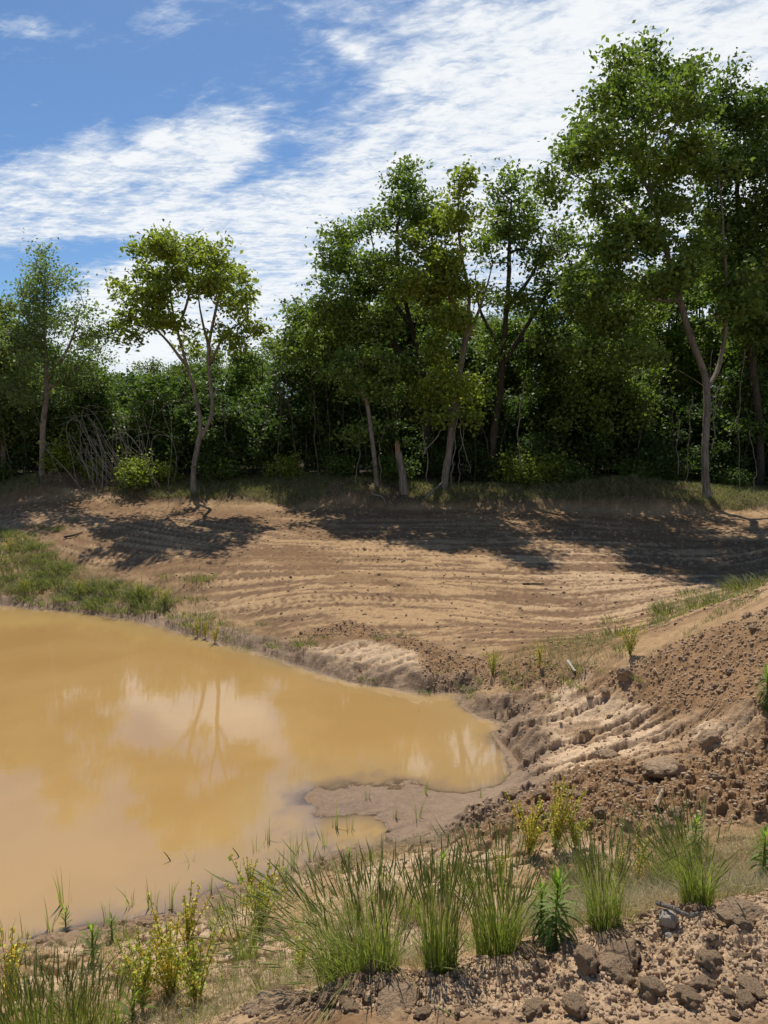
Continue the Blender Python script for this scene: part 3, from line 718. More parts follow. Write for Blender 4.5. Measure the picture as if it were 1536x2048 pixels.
hero('cottonwood_tree', 25.5, (1413, 990), [[(1413, 990), (1410, 900), (1414, 770), (1388, 690), (1360, 600), (1330, 480), (1300, 360), (1292, 250), (1290, 140)], [(1414, 775), (1436, 735), (1450, 670), (1452, 560), (1444, 420), (1430, 280)], [(1335, 500), (1260, 420), (1190, 370), (1130, 340)], [(1310, 400), (1250, 300), (1210, 220)], [(1360, 600), (1280, 600), (1210, 620)], [(1300, 330), (1350, 250), (1370, 190)]],
     [(1290, 105, 22, 16), (1275, 135, 44, 22), (1320, 130, 24, 20), (1235, 165, 34, 22), (1300, 170, 50, 28), (1370, 160, 40, 24), (1205, 215, 40, 26), (1270, 220, 54, 34), (1340, 220, 54, 34), (1395, 200, 26, 30), (1165, 265, 46, 24), (1120, 310, 34, 24), (1100, 345, 26, 20), (1165, 315, 46, 24), (1230, 300, 50, 34), (1310, 300, 60, 36), (1380, 290, 46, 36), (1110, 380, 30, 18), (1250, 390, 60, 34), (1340, 400, 60, 40), (1210, 440, 44, 24), (1290, 470, 60, 36), (1220, 500, 46, 30), (1180, 560, 46, 34), (1250, 570, 60, 40), (1330, 560, 50, 40), (1200, 630, 60, 40), (1275, 650, 60, 44), (1330, 330, 50, 30), (1260, 480, 50, 30), (1150, 600, 40, 36), (1500, 560, 40, 40), (1440, 350, 40, 40), (1420, 480, 44, 44), (1455, 610, 40, 36), (1400, 560, 40, 34), (1160, 700, 40, 30), (1240, 720, 60, 30)],
     .195, L_mid, .17, 'tallest tree, its pale grey trunk forking low at the east end of the wood', group=GT, dens=8.5, per=26, tuft=.24)
hero('walnut_tree', 28, (1520, 985), [[(1520, 985), (1518, 850), (1500, 700), (1480, 520), (1475, 350), (1470, 200)], [(1500, 700), (1560, 560), (1580, 420)], [(1485, 560), (1430, 460), (1415, 360)]],
     [(1475, 160, 24, 20), (1445, 190, 26, 24), (1505, 190, 34, 24), (1470, 235, 54, 34), (1530, 250, 50, 40), (1440, 300, 44, 36), (1500, 330, 60, 40), (1560, 350, 60, 60), (1440, 400, 44, 40), (1510, 430, 60, 44), (1460, 500, 54, 44), (1540, 540, 60, 50), (1480, 600, 56, 44), (1550, 660, 60, 50), (1490, 690, 46, 36), (1600, 450, 60, 80)],
     .25, L_dark, .16, 'tall dark-leaved tree cut by the right border of the photo', group=GT, dens=9, per=28, bark=m_barkd)
hero('mulberry_tree', 29, (1190, 985), [[(1190, 985), (1188, 880), (1180, 780), (1190, 700)], [(1185, 850), (1240, 780), (1260, 730)]],
     [(1190, 740, 60, 40), (1240, 790, 60, 40), (1150, 790, 54, 36), (1200, 840, 66, 36), (1280, 760, 44, 40), (1110, 740, 40, 40), (1290, 850, 44, 34)],
     .16, L_mid, .15, 'low-crowned leafy tree behind the earth heap, left of the tallest tree', group=GT, dens=9, per=28, bark=m_barkd)

# trees further back in the wood: a few kinds, copied
def wood_tree(kind, rng):
    Ht = {'pole': 9.5, 'round': 7.5, 'low': 5.0}[kind]
    lean = rng.normal(size=2)*.3
    limbs = [[np.array([0, 0, 0.]), np.array([lean[0]*.3, lean[1]*.3, Ht*.35]), np.array([lean[0], lean[1], Ht*.9])]]
    limbs.append([limbs[0][1], limbs[0][1]+np.array([.8, .3, Ht*.2]), limbs[0][1]+np.array([1.2, .4, Ht*.42])])
    bl = []
    for k in range({'pole': 13, 'round': 12, 'low': 9}[kind]):
        z = Ht*rng.uniform({'pole': .34, 'round': .28, 'low': .22}[kind], .97); w = {'pole': 1.5, 'round': 1.9, 'low': 1.5}[kind]*math.sqrt(max(.1, 1-((z/Ht-.6)/.45)**2))
        a = rng.uniform(0, 6.28); d = w*rng.uniform(.2, 1)
        bl.append((np.array([math.cos(a)*d, math.sin(a)*d, z]), rng.uniform(.8, 1.3), rng.uniform(.8, 1.3), rng.uniform(.5, .85)))
    return limbs, bl
protos = []
LB = {'pole': 'tall tree standing deep in the wood behind the edge trees', 'round': 'round-crowned tree standing in the dark of the wood', 'low': 'low young tree filling the shaded wood edge'}
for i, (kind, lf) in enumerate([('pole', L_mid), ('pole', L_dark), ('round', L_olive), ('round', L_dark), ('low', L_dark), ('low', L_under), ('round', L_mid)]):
    rng = np.random.default_rng(300+i); li, bl = wood_tree(kind, rng)
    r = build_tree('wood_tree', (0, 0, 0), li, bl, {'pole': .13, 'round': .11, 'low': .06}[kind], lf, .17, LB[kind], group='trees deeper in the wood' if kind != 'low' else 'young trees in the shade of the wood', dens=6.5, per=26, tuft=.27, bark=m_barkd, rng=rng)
    protos.append([r, kind, False])
rng = np.random.default_rng(55)
ZN = [(30, 'left of the slender grey-green tree'), (150, 'behind the slender grey-green tree'), (300, 'behind the dead brush'), (460, 'behind the forked maple'), (650, 'right of the forked maple'), (800, 'behind the thin leaning tree'), (930, 'behind the pale leaning trunk'), (1080, 'behind the many-branched tree'), (1260, 'behind the earth heap'), (1390, 'left of the tallest tree'), (1480, 'behind the tallest tree'), (9999, 'near the right border of the photo')]
def zone(x, y):
    px = 768+F*x/y; return next(n for lim, n in ZN if px < lim)
def wlabel(what, x, y):
    dep = 'at the wood edge' if y < 22.2 else 'just inside the wood' if y < 26.1 else 'in the middle of the wood' if y < 33 else 'deep in the wood'
    return what+' '+dep+', '+zone(x, y)
KL = {'pole': 'tall narrow tree', 'round': 'round-crowned tree', 'low': 'low young tree'}
def place(kind, x, y, s):
    cand = [p for p in protos if p[1] == kind]; p = cand[rng.integers(len(cand))]
    loc = (x, y, float(gh(x, y))-.05); rz = rng.uniform(0, 6.28)
    if not p[2]: p[2] = True; p[0].location = loc; p[0].rotation_euler[2] = rz; p[0].scale = (s,)*3; p[0]['label'] = wlabel(KL[kind], x, y); return p[0]
    return copy_tree(p[0], loc, rz, s, wlabel(KL[kind], x, y))
def hmax(px):       # how high the wood reaches behind the edge trees, photo rows
    return np.interp(px, [-300, 0, 60, 210, 300, 560, 620, 760, 900, 1050, 1150, 1300, 1536, 1900], [630, 640, 690, 735, 722, 690, 660, 600, 590, 640, 620, 520, 480, 440])
for Y, stp in ((22.9, 1.45), (25.1, 1.6), (27.8, 1.8), (31.5, 2.1), (37, 2.6), (44, 3.4)):
    x = -Y*.62
    while x < Y*.66:
        xx = x+rng.uniform(-.5, .5); yy_ = Y+rng.uniform(-1, 1); px = 768+F*xx/yy_
        top = at(px, hmax(px)+rng.uniform(0, 45), yy_)[2]-1.6
        if Y < 23: top = min(top, rng.uniform(3.0, 4.5))
        kind = 'low' if top < 4.3 else ('round' if top < 6.5 else 'pole')
        place(kind, xx, yy_, top/{'pole': 9.5, 'round': 7.5, 'low': 5.0}[kind])
        x += stp*rng.uniform(.8, 1.2)

# understory shrubs
def shrub_proto(label, leaf, lsize, h, w, seed, name='shrub', n=9, per=22, dens=9):
    rng = np.random.default_rng(seed); bl = []; limbs = []
    for k in range(n):
        a = rng.uniform(0, 6.28); d = w*rng.uniform(0, .8); z = h*rng.uniform(.3, .85)
        bl.append((np.array([math.cos(a)*d, math.sin(a)*d, z]), w*.42, w*.42, h*.22))
    for k in range(4):
        a = k*1.57+rng.uniform(-.5, .5); limbs.append([np.zeros(3) if k else np.zeros(3), np.array([math.cos(a)*w*.25, math.sin(a)*w*.25, h*.35]), np.array([math.cos(a)*w*.6, math.sin(a)*w*.6, h*.7])])
    r = build_tree(name, (0, 0, 0), limbs, bl, .03, leaf, lsize, label, 'shrub', GS, dens=dens, per=per, tuft=.16, bark=m_barkd, rng=rng, twig=.006)
    r.children if False else None
    CH[r.name][0].name = 'stem'; CH[r.name][1].name = 'foliage'
    return r
GS = 'shrubs under the edge of the wood'
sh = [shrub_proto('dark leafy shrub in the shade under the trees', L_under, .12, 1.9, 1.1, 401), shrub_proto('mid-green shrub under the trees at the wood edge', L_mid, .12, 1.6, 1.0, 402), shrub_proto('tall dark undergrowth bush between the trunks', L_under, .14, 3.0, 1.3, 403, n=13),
      shrub_proto('low green bramble at the foot of the trees', L_dark, .10, .9, .8, 404), shrub_proto('low yellow-green weedy bush catching sun by the earth heap', L_yel, .10, .8, .8, 405)]
SL = ['dark leafy shrub', 'mid-green shrub', 'tall dark bush', 'low green bramble', 'yellow-green weedy bush']
used_s = [False]*len(sh)
def put(i, x, y, s):
    loc = (x, y, float(gh(x, y))-.03); rz = rng.uniform(0, 6.28)
    if not used_s[i]: used_s[i] = True; o = sh[i]; o.location = loc; o.rotation_euler[2] = rz; o.scale = (s,)*3; o['label'] = wlabel(SL[i], x, y)
    else: copy_tree(sh[i], loc, rz, s, wlabel(SL[i], x, y))
for Y, stp, kinds in ((20.7, 1.5, (3, 3, 3, 3, 4)), (21.3, 1.5, (0, 3, 0)), (22.0, 1.3, (2, 0)), (22.6, 1.0, (2, 2, 0)), (23.5, 1.0, (2,)), (24.4, 1.2, (2, 2, 1)), (27, 1.6, (2,)), (31, 2.0, (2,)), (35, 2.5, (2,)), (42, 3.2, (2,))):
    x = -Y*.6
    while x < Y*.62:
        if not (Y < 21 and .9 < x < 2.7): put(int(rng.choice(kinds)), x+rng.uniform(-.4, .4), Y+rng.uniform(-.4, .4), rng.uniform(.58, .92)*(1.25 if Y > 26 else 1))
        x += stp*rng.uniform(.8, 1.3)
for px in (1035, 1075, 1110, 260, 285): q = at(px, 960, 20.2); put(4, q[0], q[1], rng.uniform(.7, .9))

# bare thin stems of saplings in the wood edge
def stem_mesh(seed, h):
    r = np.random.default_rng(seed); n = 9; p = np.zeros((n, 3)); p[:, 2] = np.linspace(-.1, h, n)
    p[:, :2] = np.cumsum(r.normal(size=(n, 2))*.06, 0)+np.linspace(0, 1, n)[:, None]*r.normal(size=2)*.5
    parts = [sweep(smoothline(p, .25), np.linspace(.032, .012, len(smoothline(p, .25))), 6, .1, seed)]
    for k in range(5):
        i = r.integers(4, n-1); a = r.uniform(0, 6.28); q = p[i]; e = q+np.array([math.cos(a), math.sin(a), 1.2])*r.uniform(.3, .8)
        parts.append(tubes([q], [e], [.012], [.004], 4))
    return mesh('stem', *join(parts), m_stemb)
stems = [stem_mesh(500+i, h) for i, h in enumerate((4.5, 5.5, 3.6, 5.0))]
for k in range(62):
    Y = rng.uniform(20.8, 22.4); x = rng.uniform(-.54, .56)*Y
    if -7.2 < x < -5.9: continue
    o = obj('bare_sapling', stems[k % 4], None, (x, Y, float(gh(x, Y))), rng.uniform(0, 6.28), rng.uniform(.40, .62))
    tag(o, 'thin bare grey sapling stem, '+zone(x, Y), 'sapling', 'bare sapling stems in the wood edge')

# hanging vines
def vine(px0, py0, px1, py1, Y, label, r=.018, wig=.18, seed=0):
    g = np.random.default_rng(seed); a = at(px0, py0, Y); b = at(px1, py1, Y-.15); b[2] = max(b[2], float(gh(b[0], b[1]))-.02)
    n = 11; t = np.linspace(0, 1, n)[:, None]; p = a+(b-a)*t; w = np.cumsum(g.normal(size=(n, 3))*wig*.45, 0); w -= w[0]+(w[-1]-w[0])*t; w[:, 2] *= .2; p = p+w
    s = smoothline(p, .12); loc = b; V, Fc = sweep(s-loc, np.full(len(s), r), 6, .12, seed)
    tag(obj('hanging_vine', mesh('hanging_vine', V, Fc, m_bark), None, loc), label, 'vine', 'woody vines hanging from the trees')
for k, (a, b, c, d, l) in enumerate([(915, 830, 905, 978, 'woody vine hanging straight down beside the pale leaning trunk'), (925, 840, 916, 975, 'woody vine hanging to the ground right of the pale leaning trunk'), (918, 830, 940, 945, 'woody vine slanting away from the pale leaning trunk'),
     (845, 850, 856, 972, 'curling vine between the two leaning trunks'), (725, 850, 710, 968, 'long loose vine beside the thin leaning tree'), (768, 850, 765, 975, 'vine hanging right of the thin leaning tree'), (1050, 760, 1045, 940, 'straight pale vine hanging from the many-branched tree'),
     (1385, 790, 1372, 960, 'kinked vine hanging left of the tallest tree trunk'), (1352, 830, 1356, 950, 'vine hanging clear in the dark left of the tallest tree'), (1440, 770, 1425, 900, 'vine loop hanging under the low fork of the tallest tree'), (1490, 700, 1478, 985, 'long pale vine east of the tallest tree trunk'), (1500, 860, 1505, 985, 'short vine near the right border of the photo'),
     (890, 850, 845, 915, 'sagging vine left of the pale leaning trunk'), (1425, 700, 1432, 860, 'vine running down from the eastern fork limb')]):
    vine(a, b, c, d, 19.6 if a < 1300 else 19.1, l, .011 if k % 3 else .015, .085, 900+k)

# broken trunk, torn limb and the dead brush pile
def log(name, pts, r0, r1, label, cat, mat=None, group=None, n=10, seed=3, base=None):
    s = smoothline(np.array(pts), .12 if r0 > .05 else .03); loc = np.array(base if base is not None else pts[0]); V, Fc = sweep(s-loc, np.linspace(r0, r1, len(s)), n, .12, seed)
    return tag(obj(name, mesh(name, V, Fc, mat or m_dead), None, loc), label, cat, group)
b0 = at(808, 1002, 19.3); b0[2] = gh(b0[0], b0[1])-.1
root = thing('broken_trunk', b0, 'snapped grey trunk with a torn reddish top, between the two leaning trees', 'tree stump')
s = smoothline([b0-b0, at(805, 950, 19.3)-b0, at(797, 905, 19.3)-b0], .15); obj('trunk', mesh('trunk', *sweep(s, np.linspace(.115, .085, len(s)), 10, .1, 5), m_bark), root)
parts = []
for k in range(9):
    a = k*.7; e = at(797-rng.uniform(0, 7), 905-rng.uniform(8, 26), 19.3)-b0; q = s[-1]+np.array([math.cos(a), math.sin(a), 0])*.05
    parts.append(tubes([q-np.array([0, 0, .15])], [e+np.array([math.cos(a), math.sin(a), 0])*.03], [.035], [.006], 5))
obj('splintered_top', mesh('splintered_top', *join(parts), m_break), root)
def gp(px, py, dz=0.0):
    q = G(px, py); q[2] += dz; return q
def gY(px, Y, dz=0.0):
    q = at(px, 980, Y); q[2] = float(gh(q[0], q[1]))+dz; return q
log('fallen_branch', [gY(850, 18.9, .03), gY(868, 19.1, .2), gY(885, 19.4, .38)], .025, .015, 'grey fallen branch propped against the foot of the pale leaning trunk', 'branch')
log('fallen_branch', [gY(745, 18.8, .12), gY(765, 18.7, .10), gY(772, 18.6, .0)], .02, .012, 'bent root or branch sticking out of the small earth heap', 'branch', seed=8)
# dead brush: grey tangled stems leaning together
root = thing('dead_brush', gY(252, 20.3), 'tangle of grey dead branches leaning together at the wood edge', 'dead brush')
parts = []; g = np.random.default_rng(77)
for k in range(55):
    x0 = g.normal()*.8; yb = g.normal()*.4; a = np.array([x0, yb, -.05]); top = np.array([x0-g.uniform(-.3, 1.3)*1.2, yb+g.normal()*.4, g.uniform(1.0, 3.1)])
    mid = (a+top)/2+g.normal(size=3)*.12; end = top+np.array([g.normal()*.5, g.normal()*.3, g.uniform(-.4, .4)])
    s = smoothline([a, mid, top, end], .2); parts.append(sweep(s, np.linspace(g.uniform(.012, .026), .004, len(s)), 5, .1, k))
obj('branches', mesh('branches', *join(parts), m_dead), root); root.scale = (KW,)*3

# ------------------------------------------------------------------ grasses and weeds
def blades(root_xyz, h, w, lean_dir, lean, rng, seg=4, curve=1.0):
    """tapered ribbon blades; returns verts, faces"""
    n = len(root_xyz); t = np.linspace(0, 1, seg+1)
    a = rng.uniform(0, 2*math.pi, n); side = np.stack([np.cos(a), np.sin(a), np.zeros(n)], -1)
    ld = lean_dir; V = np.zeros((n, seg+1, 2, 3))
    for k, tt in enumerate(t):
        c = root_xyz+ld*(lean*h*tt**(1+curve))[:, None]; c = c+np.array([0, 0, 1.])*(h*(tt-.28*np.clip(lean, 0, 2)*tt**2.2))[:, None]
        ww = w*(1-tt**1.8*.94)*(.7+.3*min(1, tt*5))
        V[:, k, 0] = c-side*ww[:, None]*.5; V[:, k, 1] = c+side*ww[:, None]*.5
    base = (np.arange(n)*(seg+1)*2)[:, None, None]; q = np.arange(seg)[:, None]*2+np.array([0, 1, 3, 2])[None]
    return V.reshape(-1, 3), (base+q[None]).reshape(-1, 4), V[:, -1].mean(1)
def rdir(n, rng):
    a = rng.uniform(0, 2*math.pi, n); return np.stack([np.cos(a), np.sin(a), np.zeros(n)], -1)
def spindles(A, B, r, n=5):
    M_ = (A*.6+B*.4); v1, f1_ = tubes(A, M_, r*.45, r, n); v2, f2_ = tubes(M_, B, r, r*.15, n)
    return join([(v1, f1_), (v2, f2_)])
def clump_mesh(seed, n, rad, h, wbias=(0, 0), heads=.55, lean=.32, head=.10):
    rng = np.random.default_rng(seed); d = rdir(n, rng); rr = rad*np.sqrt(rng.random(n)); R = d*rr[:, None]
    hh = h*np.clip(rng.normal(.80, .16, n), .35, 1.1); ld = unit(d*.8+rdir(n, rng)*.6+np.array([wbias[0], wbias[1], 0])); ln = np.abs(rng.normal(lean, lean*.5, n))*(.35+rr/rad*.75)
    V, Fc, tip = blades(R, hh, rng.uniform(.0022, .0042, n), ld, ln, rng, 5, 1.1)
    tint = np.repeat(np.clip(rng.normal(.5, .25, n), 0, 1), 12)
    # low basal leaves
    m = int(n*.4); d2 = rdir(m, rng); V2, F2, _ = blades(d2*rad*.8*np.sqrt(rng.random(m))[:, None], h*rng.uniform(.15, .5, m), rng.uniform(.003, .006, m), d2, rng.uniform(.2, .9, m), rng, 5)
    Vb, Fb = join([(V, Fc), (V2, F2)]); tb = np.concatenate([tint, np.repeat(np.clip(rng.normal(.45, .3, m), 0, 1), 12)])
    k = np.where(rng.random(n) < heads)[0]
    Vr = V.reshape(n, 6, 2, 3).mean(2); dirn = unit(Vr[k, 5]-Vr[k, 3]+np.array([0, 0, .02])); A = Vr[k, 4]*.6+Vr[k, 5]*.4; L = head*rng.uniform(.7, 1.2, len(k))
    Hd, Hf = spindles(A, A+unit(dirn+rng.normal(size=(len(k), 3))*.06)*L[:, None], np.full(len(k), .0028))
    th = np.tile(np.repeat(np.clip(rng.normal(.5, .25, len(k)), 0, 1), 10), 2)
    Va, Fa = join([(Vb, Fb), (Hd, Hf)]); me = mesh('grass_clump', Va, Fa, L_grass, {'tint': np.concatenate([tb, th])}, smooth=False)
    me.materials.append(L_head); mi = np.zeros(len(Fa), np.int32); mi[len(Fb):] = 1; me.polygons.foreach_set('material_index', mi); return me
GC = 'tall clumps of seeding grass on the near bank'
def clump(px, py, h, rad, n, label, seed, wb=(0, 0), lean=.3, **kw):
    n = int(n*1.55); rad *= 1.15
    return tag(obj('grass_clump', clump_mesh(seed, n, rad, h*.96, wb, lean=lean, **kw), None, gp(px, py, -.01)), label, 'grass clump', GC)
clump(95, 2110, .29, .16, 260, 'dark green seeding grass clump in the lower left corner', 1, (-.1, 0), .25)
clump(20, 2085, .25, .10, 110, 'small grass clump at the very corner of the near bank', 2, (-.2, 0), .3)
clump(200, 2085, .23, .10, 90, 'short seeding grass clump right of the corner clump', 3, (.1, 0), .3)
clump(492, 1915, .34, .05, 70, 'slim upright grass clump beside the large yellow weed', 4, (-.2, 0), .3)
clump(690, 1985, .48, .09, 170, 'wide grass clump fanning out to the left above the clod bank', 5, (-1.3, 0), .85)
clump(755, 1968, .44, .07, 110, 'upright grass clump right of the fanning one', 6, (-.1, 0), .2)
clump(880, 1952, .50, .055, 150, 'tall bright grass clump rising straight from the clod bank', 7, (0, 0), .16)
clump(995, 1915, .47, .075, 190, 'tall spreading grass clump just left of the leafy green weed', 8, (-.15, 0), .30)
clump(1205, 1865, .40, .055, 95, 'loose grass clump just right of the leafy green weed', 9, (-.25, 0), .28)
clump(1392, 1822, .40, .05, 110, 'large grass clump behind the grey stick, leaning left', 10, (-.8, .1), .5)
clump(1340, 1772, .36, .08, 80, 'thin-bladed grass clump behind the stick clump, bending left', 11, (-.9, 0), .5)
clump(1160, 1770, .24, .04, 28, 'sparse grass tuft between the leafy weed and the yellow weeds', 12)
clump(820, 1850, .34, .05, 50, 'half-hidden grass clump behind the tall bright one', 13)
clump(700, 1860, .30, .05, 40, 'small grass clump on cracked mud behind the fanning clump', 14, (-.4, 0), .35)
clump(940, 1790, .24, .04, 28, 'short grass tuft behind the spreading clump', 15)

# small tufts: a few kinds, copied
def tuft_mesh(seed, n, h, rad, leaf, w=(.004, .008), lean=.5, nm='grass_tuft'):
    g = np.random.default_rng(seed); d = rdir(n, g); V, Fc, _ = blades(d*rad*np.sqrt(g.random(n))[:, None], h*g.uniform(.4, 1, n), g.uniform(*w, n), d, np.abs(g.normal(lean, .25, n)), g, 4)
    return mesh(nm, V, Fc, leaf, {'tint': np.repeat(np.clip(g.normal(.5, .28, n), 0, 1), 10)}, smooth=False)
tb_g = [tuft_mesh(700+i, 40, .17, .07, L_grass, (.003,.005)) for i in range(3)]
tb_far = [tuft_mesh(710+i, 120, .22, .26, L_mix, (.007, .013), .8) for i in range(4)]
tb_dry = [tuft_mesh(720+i, 40, .16, .07, L_dry, (.003, .006), .8) for i in range(3)]
tb_w = [tuft_mesh(730+i, 9, .20, .03, L_head, (.005, .009), .22) for i in range(4)]
GWB = 'small grass tufts on the near bank'
def inside_pts(nm, n, g):
    P = AR[nm]; lo = P.min(0); hi = P.max(0); out = []
    while len(out) < n:
        q = lo+(hi-lo)*g.random((n*3, 2)); s = polysd(q[:, 0], q[:, 1], P) < 0; out += list(q[s])
    return np.array(out[:n])
g = np.random.default_rng(31)
k = 0
q = inside_pts('nearb', 400, g)
for x, y in q:
    if k >= 70 or abs(x/y) > .56 or polysd(np.array([x]), np.array([y]), POND)[0] < .15: continue
    a = g.integers(3); dryq = g.random() < .45
    tag(obj('grass_tuft', (tb_dry if dryq else tb_g)[a], None, (x, y, float(gh(x, y))-.01), g.uniform(0, 6.28), g.uniform(.5, 1.1)), ('small straw-coloured' if dryq else 'small green')+' grass tuft on cracked mud'+(' left of the large bushy weed' if x/y < -.28 else ' between the bushy weed and the fanning clump' if x/y < -.05 else ' behind the tall clumps' if x/y < .2 else ' behind the leafy green weed'), 'grass tuft', GWB); k += 1
GLB = 'rank grass tufts on the far bank of the pond'
q = inside_pts('lgrass', 900, g); k = 0
for x, y in q:
    if k >= 120 or abs(x/y) > .58 or polysd(np.array([x]), np.array([y]), POND)[0] < .1 or vn(np.array([x*.9]), np.array([y*.9]), 5)[0] < .3: continue
    tag(obj('grass_tuft', tb_far[g.integers(4)], None, (x, y, float(gh(x, y))-.02), g.uniform(0, 6.28), g.uniform(.5, 1.15)), ('green grass tuft just above the far waterline' if polysd(np.array([x]), np.array([y]), POND)[0] < .8 else 'green grass tuft high on the sloping far bank')+(', by the left border of the photo' if x/y < -.42 else ''), 'grass tuft', GLB); k += 1
for px, py, s, n, lab in [(1422, 1205, 1.1, 20, 'bright yellow-green grass tuft in the patch at the field edge by the dirt pile'), (270, 1205, 1.0, 12, 'green tuft in the patch at the pond corner'), (510, 1258, .6, 3, 'small tuft by the far waterline'), (630, 1275, .7, 4, 'small tuft by the pale ruts'),
                          (765, 1285, .6, 2, 'small dark tuft above the pale ruts'), (980, 1375, .6, 5, 'yellow-green tuft at the corner of the pond'), (1240, 1300, .6, 7, 'thin tuft at the foot of the dirt pile'), (1110, 1340, .5, 4, 'thin tuft above the rutted bank'), (850, 1355, .5, 3, 'small tuft on the dark soil by the water'),
                          (470, 1285, .55, 3, 'small tuft at the water edge'), (105, 1055, .8, 4, 'low tuft on the brown road'), (1200, 1345, .5, 4, 'olive tuft among clods')]:
    for j in range(n):
        q0 = ground_hit(px, py); sp_ = .12+.075*n*.5; x = q0[0]+g.normal()*sp_; y = q0[1]+g.normal()*sp_*.8
        tag(obj('grass_tuft', tb_far[g.integers(4)], None, (x, y, float(gh(x, y))-.02), g.uniform(0, 6.28), s*g.uniform(.6, 1.0)), lab, 'grass tuft', lab.split(' tuft')[0]+' tufts '+'in a patch')
# reeds and sprouts standing in the water and on the mud flat
GW = 'thin grass sprigs standing in the shallow water'
SPR = [(130, 1810, 1.3), (100, 1860, .9), (262, 1812, .8), (305, 1815, .9), (340, 1815, .9), (380, 1725, .7), (535, 1680, 1.0), (510, 1700, .7), (585, 1730, 1.1), (620, 1720, 1.1), (670, 1655, 1.1), (735, 1600, .6), (850, 1590, .7), (835, 1650, 1.0), (770, 1400, .8), (745, 1398, .6), (838, 1425, .6), (845, 1400, .5),
       (640, 1365, .6), (560, 1320, .5), (880, 1420, .5), (905, 1415, .5), (655, 1362, .4), (700, 1385, .4), (215, 1845, .7), (10, 1880, .9), (45, 1875, .7), (560, 1735, .8), (420, 1780, .6), (480, 1765, .6), (790, 1640, .7), (700, 1660, .8), (1010, 1560, .4), (960, 1610, .5), (530, 1690, .5), (600, 1700, .8), (650, 1690, .7)]
for k, (px, py, s) in enumerate(SPR):
    q0 = atz(px, py, 0.0); z = min(0.0, float(gh(q0[0], q0[1])))-.01 if gh(q0[0], q0[1]) < 0 else float(gh(q0[0], q0[1]))-.01
    s2 = s*(1.4 if py > 1550 else 1.15)
    tag(obj('grass_sprig', tb_w[k % 4], None, (q0[0], q0[1], max(z, -.08)), g.uniform(0, 6.28), (s2*.8, s2*.8, s2)), 'thin grass sprig standing at the muddy water edge', 'grass sprig', GW)
for px, py, l in [(345, 1722, 'tiny dark twig poking out of the water'), (482, 1714, 'forked black twig poking out of the water')]:
    q0 = atz(px, py, 0); log('twig', [q0-np.array([.0, 0, .03]), q0+np.array([-.03, 0, .03]), q0+np.array([-.06, 0, .07])], .005, .002, l, 'twig', m_barkd)

# the leafy green weed and its seedlings
def weed_mesh(seed, h, n, L0, droopy=True):
    g = np.random.default_rng(seed); Vs = []; tt = []
    for i in range(n):
        f = (i+.5)/n; z = h*(.06+.90*f); a = i*2.39996+g.normal()*.15; a += g.normal()*.35; d = np.array([math.cos(a), math.sin(a), 0]); L = L0*(1.0-.35*abs(f-.55)*1.6)*g.uniform(.85, 1.15)
        el = math.radians(-5+85*max(0, (f-.5)/.5)**1.1+g.normal()*9) if droopy else math.radians(20+50*f)
        dr = (1.0*(1-f) + .10) if droopy else .3
        w = L*.042+.0015; pts = []; p = np.array([0, 0, z]); e = el
        side = np.array([-d[1], d[0], 0]); S = 5
        for s in range(S+1):
            t = s/S; ww = w*math.sin(math.pi*min(1, .12+t*.88))**.8 if s < S else .0006; fold = np.array([0, 0, 1])*ww*.35
            pts.append((p-side*ww+fold, p, p+side*ww+fold)); p = p+(d*math.cos(e)+np.array([0, 0, math.sin(e)]))*L/S; e -= dr*.42
        Vs.append(np.array(pts)); tt.append(np.full(3*(S+1), np.clip((f-.45)*1.7+g.normal()*.08, 0, 1)))
    V = np.array(Vs); N = len(V); S1 = V.shape[1]; V = V.reshape(-1, 3); b = (np.arange(N)*S1*3)[:, None, None]
    q = [[s*3+c, s*3+c+1, (s+1)*3+c+1, (s+1)*3+c] for s in range(S1-1) for c in range(2)]
    Fc = (b+np.array(q)[None]).reshape(-1, 4)
    st = sweep(np.array([[0, 0, -.03], [.004, 0, h*.5], [0, .003, h*.97]]), [.008, .006, .003], 6, 0)
    return mesh('leaves', V, Fc, L_tail, {'tint': np.concatenate(tt)}), mesh('stem', st[0], st[1], L_tail, {'tint': np.full(len(st[0]), .4)})
WM = weed_mesh(1, .36, 95, .14), weed_mesh(2, .25, 90, .085), weed_mesh(3, .16, 30, .07, False)
GWE = 'leafy green weeds on the bank'
for px, py, k, s, lab in [(1112, 1905, 0, .78, 'leafy green weed with drooping narrow leaves and a bright top, beside the tall grass'), (1080, 1890, 1, .85, 'smaller pale leafy weed tucked against the large leafy weed'), (186, 1930, 2, 1.3, 'upright leafy seedling at the near waterline'), (132, 1860, 2, .8, 'small leafy seedling standing at the water edge'),
                          (225, 1880, 2, .9, 'leafy seedling on the dark mud lip of the near shore'), (1525, 1765, 1, 1.2, 'bright leafy weed at the right border on dry grass'), (1390, 1720, 1, 1.0, 'bright leafy weed top behind the bending grass clump'), (698, 1735, 2, .8, 'small leafy weed on the pale cracked mud'), (885, 1790, 1, .9, 'leafy weed half hidden behind the spreading grass clump'), (1530, 1450, 1, 1.3, 'leafy weed at the foot of the dirt pile by the right border'), (572, 1775, 2, .8, 'little leafy weed beside the yellow weed')]:
    r = thing('leafy_weed', gp(px, py, -.01), lab, 'weed', GWE, g.uniform(0, 6.28)); r.scale = (s,)*3; obj('leaves', WM[k][0], r); obj('stem', WM[k][1], r)
# broad-leaved rosette by the lower edge
r = thing('dock_weed', gp(265, 2046, -.01), 'low weed with broad floppy leaves at the bottom of the photo', 'weed'); a, b = weed_mesh(9, .09, 12, .17, False); obj('leaves', a, r); obj('stem', b, r); r.scale = (1, 1, 1.2)

